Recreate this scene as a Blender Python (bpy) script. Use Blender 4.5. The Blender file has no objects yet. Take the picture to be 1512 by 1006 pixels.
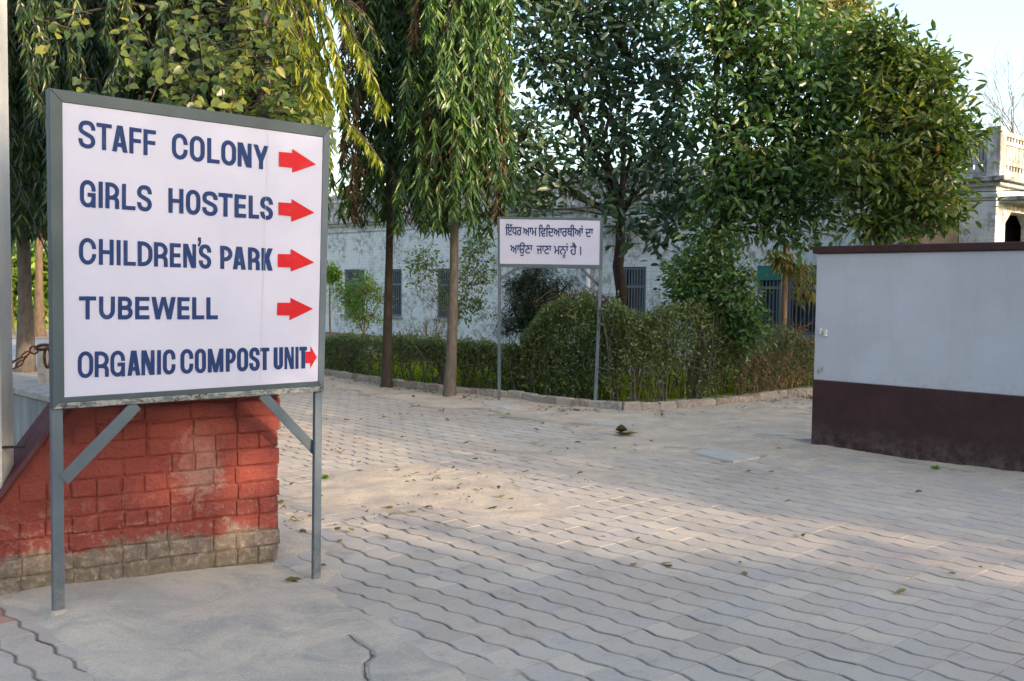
import bpy, math, random
import numpy as np
from mathutils import Vector, Matrix, noise as mnoise

random.seed(7)
RNG = np.random.default_rng(11)
SC = bpy.context.scene
COL = SC.collection

# ------------------------------------------------------------------ camera
F, CX, CY, H = 1515.0, 756.0, 503.0, 1.5
PITCH = math.atan((503 - 424) / F)
ROLL = math.radians(0.6)
CR, SR, CP, SP = math.cos(ROLL), math.sin(ROLL), math.cos(PITCH), math.sin(PITCH)
cam_d = bpy.data.cameras.new('camera')
cam_d.sensor_width = 36.0
cam_d.lens = 36.0 * F / 1512
cam_d.clip_start = 0.05
cam_d.clip_end = 600
cam = bpy.data.objects.new('camera', cam_d)
COL.objects.link(cam)
cx_ = Vector((CR, SP * SR, CP * SR))
cy_ = Vector((-SR, SP * CR, CP * CR))
cz_ = cx_.cross(cy_)
M4 = Matrix((cx_, cy_, cz_)).transposed().to_4x4()
M4.translation = Vector((0, 0, H))
cam.matrix_world = M4
SC.camera = cam

# ------------------------------------------------------------------ light
SUN_AZ, SUN_EL = 131.0, 14.0
world = bpy.data.worlds.new('World')
SC.world = world
world.use_nodes = True
wn = world.node_tree
bg = wn.nodes['Background']
sky = wn.nodes.new('ShaderNodeTexSky')
sky.sky_type = 'NISHITA'
sky.sun_disc = False
sky.sun_elevation = math.radians(SUN_EL)
sky.sun_rotation = math.radians(SUN_AZ)
sky.air_density = 1.0
sky.dust_density = 3.3
sky.ozone_density = 1.0
wn.links.new(sky.outputs[0], bg.inputs[0])
bg.inputs[1].default_value = 0.15
sun_d = bpy.data.lights.new('sun', 'SUN')
sun_d.energy = 2.0
sun_d.angle = math.radians(0.8)
sun_d.color = (1.0, 0.74, 0.50)
sun = bpy.data.objects.new('sun', sun_d)
COL.objects.link(sun)
sa, se = math.radians(SUN_AZ), math.radians(SUN_EL)
SUNV = Vector((math.sin(sa) * math.cos(se), math.cos(sa) * math.cos(se), math.sin(se)))
sun.rotation_euler = SUNV.to_track_quat('Z', 'Y').to_euler()
sun.location = (20, -20, 15)
SC.view_settings.view_transform = 'Standard'
SC.view_settings.look = 'None'
SC.view_settings.gamma = 1
SC.view_settings.use_curve_mapping = False
SC.view_settings.exposure = 2.0

# ------------------------------------------------------------------ sight lines used to survey the place
def ray(u, v):
    x = (u - CX) / F
    y = -(v - CY) / F
    x, y = CR * x - SR * y, SR * x + CR * y
    return Vector((x, CP + SP * y, -SP + CP * y))
def G(u, v, z=0.0):
    d = ray(u, v)
    return d * ((z - H) / d.z) + Vector((0, 0, H))
def AT(u, v, Y):
    d = ray(u, v)
    return d * (Y / d.y) + Vector((0, 0, H))
def ONP(u, v, p, n):
    d = ray(u, v)
    c = Vector((0, 0, H))
    return c + d * ((p - c).dot(n) / d.dot(n))
AV = Vector((-0.6876, 0.7261, 0)).normalized()      # along the paving rows, away from the viewer
BV = Vector((AV.y, -AV.x, 0))                       # across the rows, to the right
def AB(a, b, z=0.0):
    p = AV * a + BV * b
    return Vector((p.x, p.y, z))

# ------------------------------------------------------------------ materials
class NT:
    def __init__(s, name):
        s.m = bpy.data.materials.new(name)
        s.m.use_nodes = True
        s.t = s.m.node_tree
        s.b = s.t.nodes['Principled BSDF']
        s.out = s.t.nodes['Material Output']
    def n(s, typ, **k):
        nd = s.t.nodes.new(typ)
        for a, v in k.items():
            setattr(nd, a, v)
        return nd
    def l(s, a, b):
        s.t.links.new(a, b)
    def coord(s, kind='Object'):
        if not hasattr(s, '_tc'):
            s._tc = s.n('ShaderNodeTexCoord')
        return s._tc.outputs[kind]
    def pos(s):
        if not hasattr(s, '_g'):
            s._g = s.n('ShaderNodeNewGeometry')
        return s._g.outputs['Position']
    def island(s):
        s.pos()
        return s._g.outputs['Random Per Island']
    def noise(s, scale, detail=4, rough=0.55, vec=None, mul=None, dist=0.0):
        nd = s.n('ShaderNodeTexNoise')
        nd.inputs['Scale'].default_value = scale
        nd.inputs['Detail'].default_value = detail
        nd.inputs['Roughness'].default_value = rough
        nd.inputs['Distortion'].default_value = dist
        v = vec or s.pos()
        if mul:
            mp = s.n('ShaderNodeMapping')
            mp.inputs['Scale'].default_value = mul
            s.l(v, mp.inputs[0])
            v = mp.outputs[0]
        s.l(v, nd.inputs['Vector'])
        return nd.outputs['Fac']
    def ramp(s, fac, stops, interp='LINEAR'):
        nd = s.n('ShaderNodeValToRGB')
        nd.color_ramp.interpolation = interp
        e = nd.color_ramp.elements
        while len(e) < len(stops):
            e.new(0.5)
        for el, (p, c) in zip(e, stops):
            el.position = p
            if isinstance(c, (int, float)):
                c = (c, c, c)
            el.color = (*c, 1)
        s.l(fac, nd.inputs[0])
        return nd.outputs[0]
    def mix(s, fac, a, b, mode='MIX'):
        nd = s.n('ShaderNodeMix', data_type='RGBA', blend_type=mode)
        nd.clamp_result = False
        for sock, v in ((0, fac), (6, a), (7, b)):
            if isinstance(v, (int, float)):
                nd.inputs[sock].default_value = v
            elif isinstance(v, tuple):
                nd.inputs[sock].default_value = (*v, 1)
            else:
                s.l(v, nd.inputs[sock])
        return nd.outputs[2]
    def math(s, op, a, b=0.0, clamp=False):
        nd = s.n('ShaderNodeMath', operation=op)
        nd.use_clamp = clamp
        for i, v in ((0, a), (1, b)):
            if isinstance(v, (int, float)):
                nd.inputs[i].default_value = v
            else:
                s.l(v, nd.inputs[i])
        return nd.outputs[0]
    def sepz(s, axis='Z', src=None):
        nd = s.n('ShaderNodeSeparateXYZ')
        s.l(src or s.pos(), nd.inputs[0])
        return nd.outputs[axis]
    def objrand(s):
        return s.n('ShaderNodeObjectInfo').outputs['Random']
    def bump(s, h, strength=0.3, dist=0.01):
        nd = s.n('ShaderNodeBump')
        nd.inputs['Strength'].default_value = strength
        nd.inputs['Distance'].default_value = dist
        s.l(h, nd.inputs['Height'])
        s.l(nd.outputs[0], s.b.inputs['Normal'])
    def fin(s, col=None, rough=0.8, metal=0.0, spec=0.5):
        if col is not None:
            if isinstance(col, tuple):
                s.b.inputs['Base Color'].default_value = (*col, 1)
            else:
                s.l(col, s.b.inputs['Base Color'])
        if isinstance(rough, (int, float)):
            s.b.inputs['Roughness'].default_value = rough
        else:
            s.l(rough, s.b.inputs['Roughness'])
        s.b.inputs['Metallic'].default_value = metal
        s.b.inputs['Specular IOR Level'].default_value = spec
        return s.m

def leaf_mat(name, stops, trans=0.35, rough=0.42, spec=0.5):
    k = NT(name)
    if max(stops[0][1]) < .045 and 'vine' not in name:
        stops = [(p, tuple(x * ((1.3 if 'mast' in name else 1.65) if p < .7 else (1.05 if 'mast' in name else 1.3)) for x in c)) for p, c in stops]  # dark leaf tones lifted in the colour, standing in for haze
    r = k.math('FRACT', k.math('ADD', k.island(), k.objrand()))
    big = k.noise(0.9, 2)
    r2 = k.math('ADD', k.math('MULTIPLY', r, 0.75), k.math('MULTIPLY', big, 0.35), clamp=True)
    c = k.ramp(r2, stops)
    k.fin(c, rough, 0, spec)
    tr = k.n('ShaderNodeBsdfTranslucent')
    tc = k.mix(1.0, c, (1.5, 1.75, 0.5), 'MULTIPLY')
    k.l(tc, tr.inputs[0])
    mx = k.n('ShaderNodeMixShader')
    mx.inputs[0].default_value = trans
    k.l(k.b.outputs[0], mx.inputs[1])
    k.l(tr.outputs[0], mx.inputs[2])
    k.l(mx.outputs[0], k.out.inputs[0])
    return k.m

MT = {}
def mats():
    # concrete pavers
    k = NT('paver_concrete')
    r = k.math('FRACT', k.math('ADD', k.island(), k.objrand()))
    base = k.ramp(r, [(0, (.37, .325, .28)), (.35, (.45, .39, .325)), (.7, (.39, .355, .325)), (1, (.51, .44, .355))])
    pink = k.ramp(k.noise(0.55, 2), [(.50, 0), (.62, 1)])
    base = k.mix(k.math('MULTIPLY', pink, 0.45), base, (.40, .31, .265))
    dust = k.ramp(k.noise(2.3, 6, .65), [(.38, 0), (.72, 1)])
    c = k.mix(k.math('MULTIPLY', dust, .55), base, (.48, .42, .345))
    at = k.n('ShaderNodeAttribute', attribute_name='dirt')
    c = k.mix(k.math('MULTIPLY', k.ramp(at.outputs['Fac'], [(0, 0), (.5, 1)]), .58), c, (.19, .165, .135))
    grain = k.ramp(k.noise(160, 3, .7), [(.3, .82), (.7, 1.12)])
    c = k.mix(1, c, grain, 'MULTIPLY')
    c = k.mix(1, c, k.ramp(k.noise(.45, 5, .6), [(.35, .88), (.65, 1.08)]), 'MULTIPLY')
    st = k.ramp(k.noise(5, 7, .75), [(.55, 1), (.74, .68)])
    c = k.mix(1, c, st, 'MULTIPLY')
    k.bump(k.noise(120, 5, .7), .35, .003)
    MT['paver'] = k.fin(c, .88, spec=.25)
    k = NT('red_paver_concrete')
    c = k.mix(k.ramp(k.noise(9, 5), [(.35, 0), (.75, 1)]), (.36, .13, .10), (.42, .27, .22))
    MT['paver_red'] = k.fin(c, .85, spec=.25)
    # sand and joint soil
    k = NT('sandy_soil')
    at = k.n('ShaderNodeAttribute', attribute_name='cover')
    sand = k.mix(k.ramp(k.noise(3.1, 6, .65), [(.3, 0), (.7, 1)]), (.37, .31, .25), (.54, .46, .36))
    sand = k.mix(k.ramp(k.noise(38, 4, .7), [(.5, 0), (.72, .75)]), sand, (.26, .215, .17))
    soil = (.19, .165, .135)
    c = k.mix(k.ramp(at.outputs['Fac'], [(.15, 0), (.5, 1)]), soil, sand)
    k.bump(k.noise(55, 6, .7), .6, .006)
    MT['sand'] = k.fin(c, .95, spec=.1)
    k = NT('dark_crack_shade')
    MT['crackshade'] = k.fin((.09, .08, .07), .95, spec=.05)  # near-black colour standing in for the shade inside the crack
    # apron cement
    k = NT('worn_cement')
    c = k.mix(k.ramp(k.noise(1.9, 6, .6, dist=.6), [(.32, 0), (.68, 1)]), (.42, .375, .32), (.62, .52, .40))
    c = k.mix(k.ramp(k.noise(2.6, 8, .72, dist=1.2), [(.46, 0), (.66, .8)]), c, (.33, .305, .275))
    c = k.mix(k.ramp(k.noise(11, 8, .8, dist=.8), [(.56, 0), (.70, .6)]), c, (.60, .56, .50))
    c = k.mix(1, c, k.ramp(k.noise(90, 4, .7), [(.3, .86), (.7, 1.1)]), 'MULTIPLY')
    c = k.mix(k.ramp(k.noise(21, 6, .8), [(.62, 0), (.72, .75)]), c, (.15, .14, .125))
    c = k.mix(1, c, k.ramp(k.noise(240, 3, .8), [(.35, .78), (.65, 1.15)]), 'MULTIPLY')
    k.bump(k.noise(45, 8, .78), .8, .010)
    MT['cement'] = k.fin(c, .85, spec=.3)
    k = NT('pale_cement')
    c = k.mix(k.ramp(k.noise(6, 6, .6), [(.3, 0), (.7, 1)]), (.36, .34, .315), (.47, .44, .40))
    k.bump(k.noise(60, 5), .3, .004)
    MT['palecement'] = k.fin(c, .85, spec=.3)
    # bricks of the pier
    k = NT('painted_brick')
    z = k.sepz()
    n1 = k.noise(5.5, 7, .68)
    n2 = k.noise(26, 6, .72)
    red = k.mix(k.ramp(k.noise(9, 5), [(.3, 0), (.7, 1)]), (.195, .036, .028), (.255, .054, .040))
    red = k.mix(k.ramp(n2, [(.48, 0), (.7, .55)]), red, (.22, .075, .06))
    bare = k.mix(k.ramp(n2, [(.3, 0), (.7, 1)]), (.11, .085, .07), (.27, .22, .18))
    # peeled patch: band running down the middle of the face, plus the unpainted foot
    vd = k.n('ShaderNodeVectorMath', operation='SUBTRACT')
    k.l(k.pos(), vd.inputs[0])
    vd.inputs[1].default_value = (-1.62, 5.29, .56)
    ms = k.n('ShaderNodeVectorMath', operation='MULTIPLY')
    k.l(vd.outputs[0], ms.inputs[0])
    ms.inputs[1].default_value = (4.0, 4.0, 2.6)
    ln = k.n('ShaderNodeVectorMath', operation='LENGTH')
    k.l(ms.outputs[0], ln.inputs[0])
    d = k.math('SUBTRACT', 1.0, k.math('MULTIPLY', ln.outputs['Value'], .8), clamp=True)
    peel = k.math('ADD', k.math('MULTIPLY', d, .62), k.math('MULTIPLY', n2, .9))
    pm = k.ramp(peel, [(.78, 0), (.92, 1)])
    foot = k.math('SUBTRACT', .37, k.math('ADD', z, k.math('MULTIPLY', n1, .30)))
    fm = k.ramp(foot, [(.0, 0), (.035, 1)])
    pale = k.mix(k.ramp(n1, [(.4, 0), (.6, 1)]), (.24, .12, .10), (.38, .32, .28))
    c = k.mix(k.math('MULTIPLY', pm, .42), red, pale)
    c = k.mix(fm, c, bare)
    lowd = k.math('MULTIPLY', k.ramp(z, [(.1, 1), (.5, 0)]), k.ramp(n2, [(.52, 0), (.66, .7)]))
    c = k.mix(lowd, c, (.42, .33, .27))
    moss = k.math('MULTIPLY', k.ramp(z, [(.0, 1), (.10, 0)]), k.ramp(n1, [(.42, 0), (.6, .8)]))
    c = k.mix(moss, c, (.13, .12, .05))
    k.bump(k.math('ADD', k.noise(16, 8, .75), n2), 1.0, .016)
    MT['brick'] = k.fin(c, k.ramp(n2, [(.3, .5), (.7, .85)]), spec=.35)
    k = NT('purple_painted_plaster')
    c = k.mix(k.ramp(k.noise(6, 6, .65), [(.3, 0), (.72, 1)]), (.075, .028, .033), (.12, .055, .058))
    k.bump(k.noise(14, 5), .4, .01)
    MT['purple'] = k.fin(c, .9, spec=.05)
    # sign metal
    def metal(name, c0, c1):
        k = NT(name)
        n = k.noise(14, 6, .7)
        c = k.mix(k.ramp(k.noise(5, 4), [(.3, 0), (.7, 1)]), c0, c1)
        c = k.mix(k.ramp(n, [(.66, 0), (.74, .6)]), c, (.26, .27, .27))
        c = k.mix(k.ramp(k.noise(23, 7, .8), [(.65, 0), (.70, .8)]), c, (.09, .05, .03))
        c = k.mix(k.math('MULTIPLY', k.ramp(k.sepz(), [(.0, 1), (.30, 0)]), k.ramp(k.noise(20, 6, .8), [(.4, 0), (.7, .8)])), c, (.26, .23, .20))
        k.bump(k.noise(40, 3), .12, .003)
        MT[name] = k.fin(c, .5, spec=.3)
    metal('grey_paint', (.034, .056, .072), (.050, .076, .094))
    metal('light_grey_paint', (.065, .092, .118), (.09, .12, .15))
    metal('small_grey_paint', (.060, .085, .11), (.08, .108, .132))
    k = NT('torn_grey_edge')
    n = k.noise(16, 7, .75, mul=(1, 1, 2.2))
    c = k.mix(k.ramp(n, [(.46, 0), (.54, 1)]), (.09, .12, .135), (.27, .28, .265))
    c = k.mix(k.ramp(k.noise(24, 6, .8), [(.54, 0), (.58, 1)]), c, (.05, .035, .025))
    k.bump(n, .9, .012)
    MT['torn'] = k.fin(c, .7)
    k = NT('white_flex_sheet')
    n = k.noise(1.7, 4, .6)
    c = k.mix(k.ramp(n, [(.3, 0), (.7, 1)]), (.40, .42, .565), (.455, .47, .61))
    c = k.mix(k.ramp(k.noise(7, 6, .8), [(.66, 0), (.80, .4)]), c, (.48, .46, .52))
    c = k.mix(k.ramp(k.noise(3, 5, .7, mul=(5, 5, .4)), [(.6, 0), (.8, .22)]), c, (.5, .5, .55))
    k.bump(k.noise(3.2, 3, mul=(1, 1, .5)), .25, .02)
    MT['white'] = k.fin(c, .5, spec=.2)
    for nm, col, r in (('navy_vinyl', (.014, .036, .125), .6), ('red_vinyl', (.42, .014, .02), .6)):
        k = NT(nm)
        c = k.mix(k.ramp(k.noise(9, 6, .75), [(.55, 0), (.85, .2)]), col, (.22, .24, .36))
        MT[nm] = k.fin(c, r, spec=.12)
    k = NT('sheet_crease')
    MT['crease'] = k.fin((.42, .40, .47), .5)
    # boundary wall
    k = NT('white_wall_paint')
    n = k.noise(.9, 5, .6)
    c = k.mix(k.ramp(n, [(.3, 0), (.7, 1)]), (.375, .385, .425), (.43, .44, .475))
    z = k.sepz()
    drip = k.math('MULTIPLY', k.ramp(k.noise(5, 5, .7, mul=(1, 1, .12)), [(.5, 0), (.75, .8)]), k.ramp(z, [(.55, 0), (1, 1)]))
    c = k.mix(k.math('MULTIPLY', drip, .6), c, (.35, .35, .36))
    c = k.mix(k.ramp(k.noise(22, 6, .8), [(.71, 0), (.76, .6)]), c, (.33, .34, .36))
    mud = k.math('MULTIPLY', k.ramp(z, [(.635, 1), (.80, 0)]), k.ramp(k.noise(14, 7, .8), [(.45, 0), (.7, .7)]))
    c = k.mix(mud, c, (.26, .24, .22))
    c = k.mix(k.math('MULTIPLY', k.ramp(k.noise(2.2, 4), [(.45, 0), (.65, .5)]), 1.0), c, (.45, .47, .53))
    k.bump(k.math('ADD', k.noise(8, 5, .65), k.math('MULTIPLY', k.noise(70, 3), .25)), .35, .012)
    MT['wallwhite'] = k.fin(c, .75, spec=.3)
    k = NT('maroon_paint')
    c = k.mix(k.ramp(k.noise(4, 6, .7), [(.3, 0), (.75, 1)]), (.032, .014, .015), (.058, .028, .028))
    dust = k.math('MULTIPLY', k.ramp(k.sepz(), [(.0, 1), (.25, 0)]), k.ramp(k.noise(12, 6, .7), [(.4, 0), (.7, .6)]))
    c = k.mix(dust, c, (.17, .145, .125))
    c = k.mix(k.ramp(k.noise(32, 5, .8), [(.70, 0), (.74, .4)]), c, (.3, .28, .27))
    k.bump(k.noise(12, 5, .65), .5, .012)
    MT['maroon'] = k.fin(c, .65, spec=.2)
    # building
    k = NT('mint_whitewash')
    c = k.mix(k.ramp(k.noise(.7, 5, .6), [(.3, 0), (.7, 1)]), (.57, .62, .64), (.66, .70, .71))
    br = k.n('ShaderNodeTexBrick')
    br.offset = .5
    br.inputs['Scale'].default_value = 1.0
    br.inputs['Mortar Size'].default_value = .006
    br.inputs['Mortar Smooth'].default_value = .6
    br.inputs['Brick Width'].default_value = .24
    br.inputs['Row Height'].default_value = .085
    uvm = k.n('ShaderNodeUVMap')
    k.l(uvm.outputs[0], br.inputs['Vector'])
    n = k.noise(1.1, 6, .72)
    blot = k.noise(7.5, 7, .75)
    st = k.math('MULTIPLY', k.ramp(n, [(.43, 0), (.55, 1)]), k.ramp(blot, [(.45, 0), (.58, 1)]))
    c = k.mix(k.math('MULTIPLY', st, .85), c, (.19, .18, .15))
    stre = k.ramp(k.noise(2.6, 6, .7, mul=(1, 1, .18)), [(.55, 0), (.72, .55)])
    c = k.mix(stre, c, (.32, .33, .31))
    mort = k.math('MULTIPLY', br.outputs['Fac'], k.ramp(k.noise(.8, 2), [(.42, .12), (.6, .55)]))
    c = k.mix(mort, c, (.30, .33, .33))
    k.bump(k.math('SUBTRACT', k.noise(9, 5), k.math('MULTIPLY', br.outputs['Fac'], .9)), .5, .015)
    MT['bldg'] = k.fin(c, .85, spec=.2)
    k = NT('mossy_ledge_plaster')
    c = k.mix(k.ramp(k.noise(3.5, 7, .75), [(.42, 0), (.58, 1)]), (.11, .105, .095), (.42, .46, .45))
    k.bump(k.noise(20, 6), .5, .01)
    MT['ledge'] = k.fin(c, .9, spec=.1)
    k = NT('pale_parapet_plaster')
    c = k.mix(k.ramp(k.noise(4.5, 7, .75, mul=(1, 1, .5)), [(.42, 0), (.60, 1)]), (.22, .20, .175), (.55, .56, .55))
    k.bump(k.noise(20, 6), .4, .01)
    MT['parapet'] = k.fin(c, .9, spec=.1)
    for nm, col, r in (('window_paint', (.10, .13, .165), .6), ('window_dark', (.013, .015, .019), .35), ('green_cloth', (.02, .16, .12), .8),
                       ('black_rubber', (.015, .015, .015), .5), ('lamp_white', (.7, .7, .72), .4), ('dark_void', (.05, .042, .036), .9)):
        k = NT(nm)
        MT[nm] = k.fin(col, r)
    k = NT('rusty_iron')
    c = k.mix(k.ramp(k.noise(40, 5), [(.35, 0), (.65, 1)]), (.07, .03, .018), (.22, .085, .04))
    MT['rust'] = k.fin(c, .8, .3)
    k = NT('old_iron')
    MT['iron'] = k.fin((.035, .035, .036), .6, .5)
    # concrete of post, ledge
    k = NT('grey_post_concrete')
    c = k.mix(k.ramp(k.noise(4, 6, .65, mul=(1, 1, .35)), [(.3, 0), (.7, 1)]), (.42, .42, .40), (.60, .59, .56))
    c = k.mix(k.ramp(k.noise(60, 4, .8), [(.62, 0), (.7, .6)]), c, (.15, .15, .14))
    k.bump(k.noise(45, 5), .4, .006)
    MT['post'] = k.fin(c, .85)
    k = NT('streaked_concrete')
    c = k.mix(k.ramp(k.noise(5, 6, .65, mul=(1, 1, .2)), [(.3, 0), (.7, 1)]), (.10, .105, .11), (.24, .245, .25))
    k.bump(k.noise(30, 5), .3, .006)
    MT['streak'] = k.fin(c, .85)
    # kerb
    k = NT('kerb_brick')
    r = k.objrand()
    c = k.ramp(r, [(0, (.20, .15, .12)), (.5, (.26, .215, .18)), (1, (.33, .29, .25))])
    c = k.mix(k.ramp(k.noise(16, 6, .7), [(.45, 0), (.68, .8)]), c, (.36, .34, .31))
    c = k.mix(k.ramp(k.noise(30, 5, .7), [(.6, 0), (.7, .7)]), c, (.15, .13, .11))
    k.bump(k.noise(40, 6), .6, .008)
    MT['kerb'] = k.fin(c, .9, spec=.15)
    k = NT('mortar')
    c = k.mix(k.ramp(k.noise(20, 5), [(.3, 0), (.7, 1)]), (.22, .2, .175), (.36, .33, .3))
    k.bump(k.noise(40, 6), .6, .01)
    MT['mortar'] = k.fin(c, .95, spec=.1)
    # bark
    for nm, a, b in (('bark_brown', (.075, .064, .055), (.155, .135, .118)), ('bark_dark', (.028, .022, .018), (.075, .06, .05)), ('bark_tan', (.16, .10, .06), (.33, .22, .14))):
        k = NT(nm)
        c = k.mix(k.ramp(k.noise(18, 6, .7, mul=(1, 1, .35)), [(.3, 0), (.7, 1)]), a, b)
        c = k.mix(k.ramp(k.noise(3.5, 4, .6), [(.55, 0), (.7, .5)]), c, b)
        k.bump(k.noise(24, 6, .7, mul=(1, 1, .3)), .8, .02)
        MT[nm] = k.fin(c, .9, spec=.15)
    # ground, lawn, road
    k = NT('garden_soil')
    c = k.mix(k.ramp(k.noise(1.5, 6), [(.35, 0), (.65, 1)]), (.12, .09, .06), (.22, .18, .12))
    c = k.mix(k.ramp(k.noise(.7, 5), [(.5, 0), (.6, .7)]), c, (.10, .13, .035))
    k.bump(k.noise(12, 6), .6, .03)
    MT['soil'] = k.fin(c, .95, spec=.1)
    k = NT('lawn_turf')
    c = k.mix(k.ramp(k.noise(3, 6, .7), [(.35, 0), (.65, 1)]), (.16, .24, .03), (.34, .40, .06))
    k.bump(k.noise(60, 5), .8, .03)
    MT['lawn'] = k.fin(c, .9, spec=.1)
    k = NT('road_concrete')
    c = k.mix(k.ramp(k.noise(.8, 6), [(.3, 0), (.7, 1)]), (.30, .30, .30), (.38, .37, .36))
    MT['road'] = k.fin(c, .9, spec=.2)
    k = NT('sandy_verge')
    c = k.mix(k.ramp(k.noise(1.6, 6), [(.3, 0), (.7, 1)]), (.36, .27, .19), (.48, .37, .27))
    MT['verge'] = k.fin(c, .95, spec=.1)
    # leaves
    MT['mast'] = leaf_mat('mast_tree_leaves', [(0, (.014, .034, .016)), (.4, (.030, .070, .026)), (.7, (.065, .13, .034)), (1, (.15, .23, .05))], .28, .33)
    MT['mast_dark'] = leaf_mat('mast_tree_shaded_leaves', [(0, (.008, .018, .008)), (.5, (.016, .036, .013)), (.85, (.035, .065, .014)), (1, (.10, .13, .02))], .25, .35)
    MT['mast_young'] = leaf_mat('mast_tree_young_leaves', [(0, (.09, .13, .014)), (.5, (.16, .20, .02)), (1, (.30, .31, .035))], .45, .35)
    MT['dry'] = leaf_mat('dry_hanging_leaves', [(0, (.045, .035, .02)), (.5, (.11, .08, .045)), (1, (.20, .15, .075))], .2, .7, .2)
    MT['dry_gold'] = leaf_mat('golden_dry_leaves', [(0, (.07, .06, .025)), (.5, (.16, .145, .055)), (1, (.27, .24, .09))], .3, .6, .2)
    MT['vine'] = leaf_mat('vine_leaves', [(0, (.022, .045, .014)), (.4, (.045, .080, .022)), (.8, (.10, .135, .030)), (1, (.27, .25, .045))], .4, .35)
    MT['magn'] = leaf_mat('grey_green_leaves', [(0, (.013, .030, .018)), (.5, (.026, .055, .032)), (.9, (.055, .095, .055)), (1, (.12, .13, .06))], .22, .38, .6)
    MT['broad'] = leaf_mat('mid_green_leaves', [(0, (.022, .050, .020)), (.45, (.045, .100, .032)), (.85, (.09, .17, .045)), (1, (.19, .17, .06))], .33, .32, .6)
    MT['sunny'] = leaf_mat('yellow_green_leaves', [(0, (.024, .046, .014)), (.4, (.055, .098, .026)), (.8, (.115, .16, .038)), (.93, (.21, .20, .05)), (1, (.26, .12, .05))], .38, .35, .5)
    MT['hedge'] = leaf_mat('hedge_leaves', [(0, (.040, .055, .024)), (.5, (.085, .115, .042)), (.9, (.14, .18, .06)), (1, (.22, .18, .10))], .3, .45)
    MT['hedge_grey'] = leaf_mat('dusty_hedge_leaves', [(0, (.030, .040, .020)), (.5, (.065, .085, .040)), (1, (.13, .13, .07))], .25, .55)
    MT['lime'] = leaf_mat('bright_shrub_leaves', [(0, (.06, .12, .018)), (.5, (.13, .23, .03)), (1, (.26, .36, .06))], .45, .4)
    MT['lawngrass'] = leaf_mat('lawn_grass_blades', [(0, (.14, .19, .02)), (.5, (.30, .36, .035)), (1, (.48, .50, .07))], .5, .6, .1)  # sunlit brightness put into the blade colour, the strip itself lies shaded
    MT['pale'] = leaf_mat('pale_sapling_leaves', [(0, (.06, .10, .035)), (.5, (.11, .17, .06)), (1, (.2, .25, .09))], .4, .45)
    MT['conifer'] = leaf_mat('dark_needles', [(0, (.006, .016, .009)), (.6, (.014, .032, .016)), (1, (.03, .055, .024))], .15, .5)
    MT['far'] = leaf_mat('far_tree_leaves', [(0, (.12, .13, .06)), (.5, (.20, .20, .10)), (1, (.30, .27, .16))], .3, .7, .1)
    MT['twig_red'] = leaf_mat('reddish_dry_twigs', [(0, (.07, .04, .03)), (.6, (.14, .09, .06)), (1, (.22, .16, .10))], .1, .8, .1)
mats()

# ------------------------------------------------------------------ mesh helpers
def link(name, me, mat=None, parent=None, label=None, cat=None, group=None, kind=None):
    o = bpy.data.objects.new(name, me)
    COL.objects.link(o)
    if mat is not None and me is not None and len(me.materials) == 0:
        me.materials.append(MT[mat] if isinstance(mat, str) else mat)
    if parent is not None:
        o.parent = parent
    tag(o, label, cat, group, kind)
    return o
def tag(o, label=None, cat=None, group=None, kind=None):
    if label: o['label'] = label
    if cat: o['category'] = cat
    if group: o['group'] = group
    if kind: o['kind'] = kind
    return o
def thing(name, label, cat, loc=(0, 0, 0), group=None):
    o = bpy.data.objects.new(name, None)
    COL.objects.link(o)
    o.location = loc
    o.empty_display_size = .1
    o['_l'] = 0
    del o['_l']
    return tag(o, label, cat, group)
def L(root, p):                      # world point -> local of an unrotated root
    return Vector(p) - root.location
def np_mesh(name, verts, faces):
    """verts (N,3); faces (M,k) constant k"""
    me = bpy.data.meshes.new(name)
    verts = np.asarray(verts, dtype=np.float32)
    faces = np.asarray(faces, dtype=np.int32)
    k = faces.shape[1]
    me.vertices.add(len(verts))
    me.vertices.foreach_set('co', verts.ravel())
    me.loops.add(faces.size)
    me.loops.foreach_set('vertex_index', faces.ravel())
    me.polygons.add(len(faces))
    me.polygons.foreach_set('loop_start', np.arange(0, faces.size, k, dtype=np.int32))
    me.polygons.foreach_set('loop_total', np.full(len(faces), k, dtype=np.int32))
    me.update(calc_edges=True)
    return me
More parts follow.
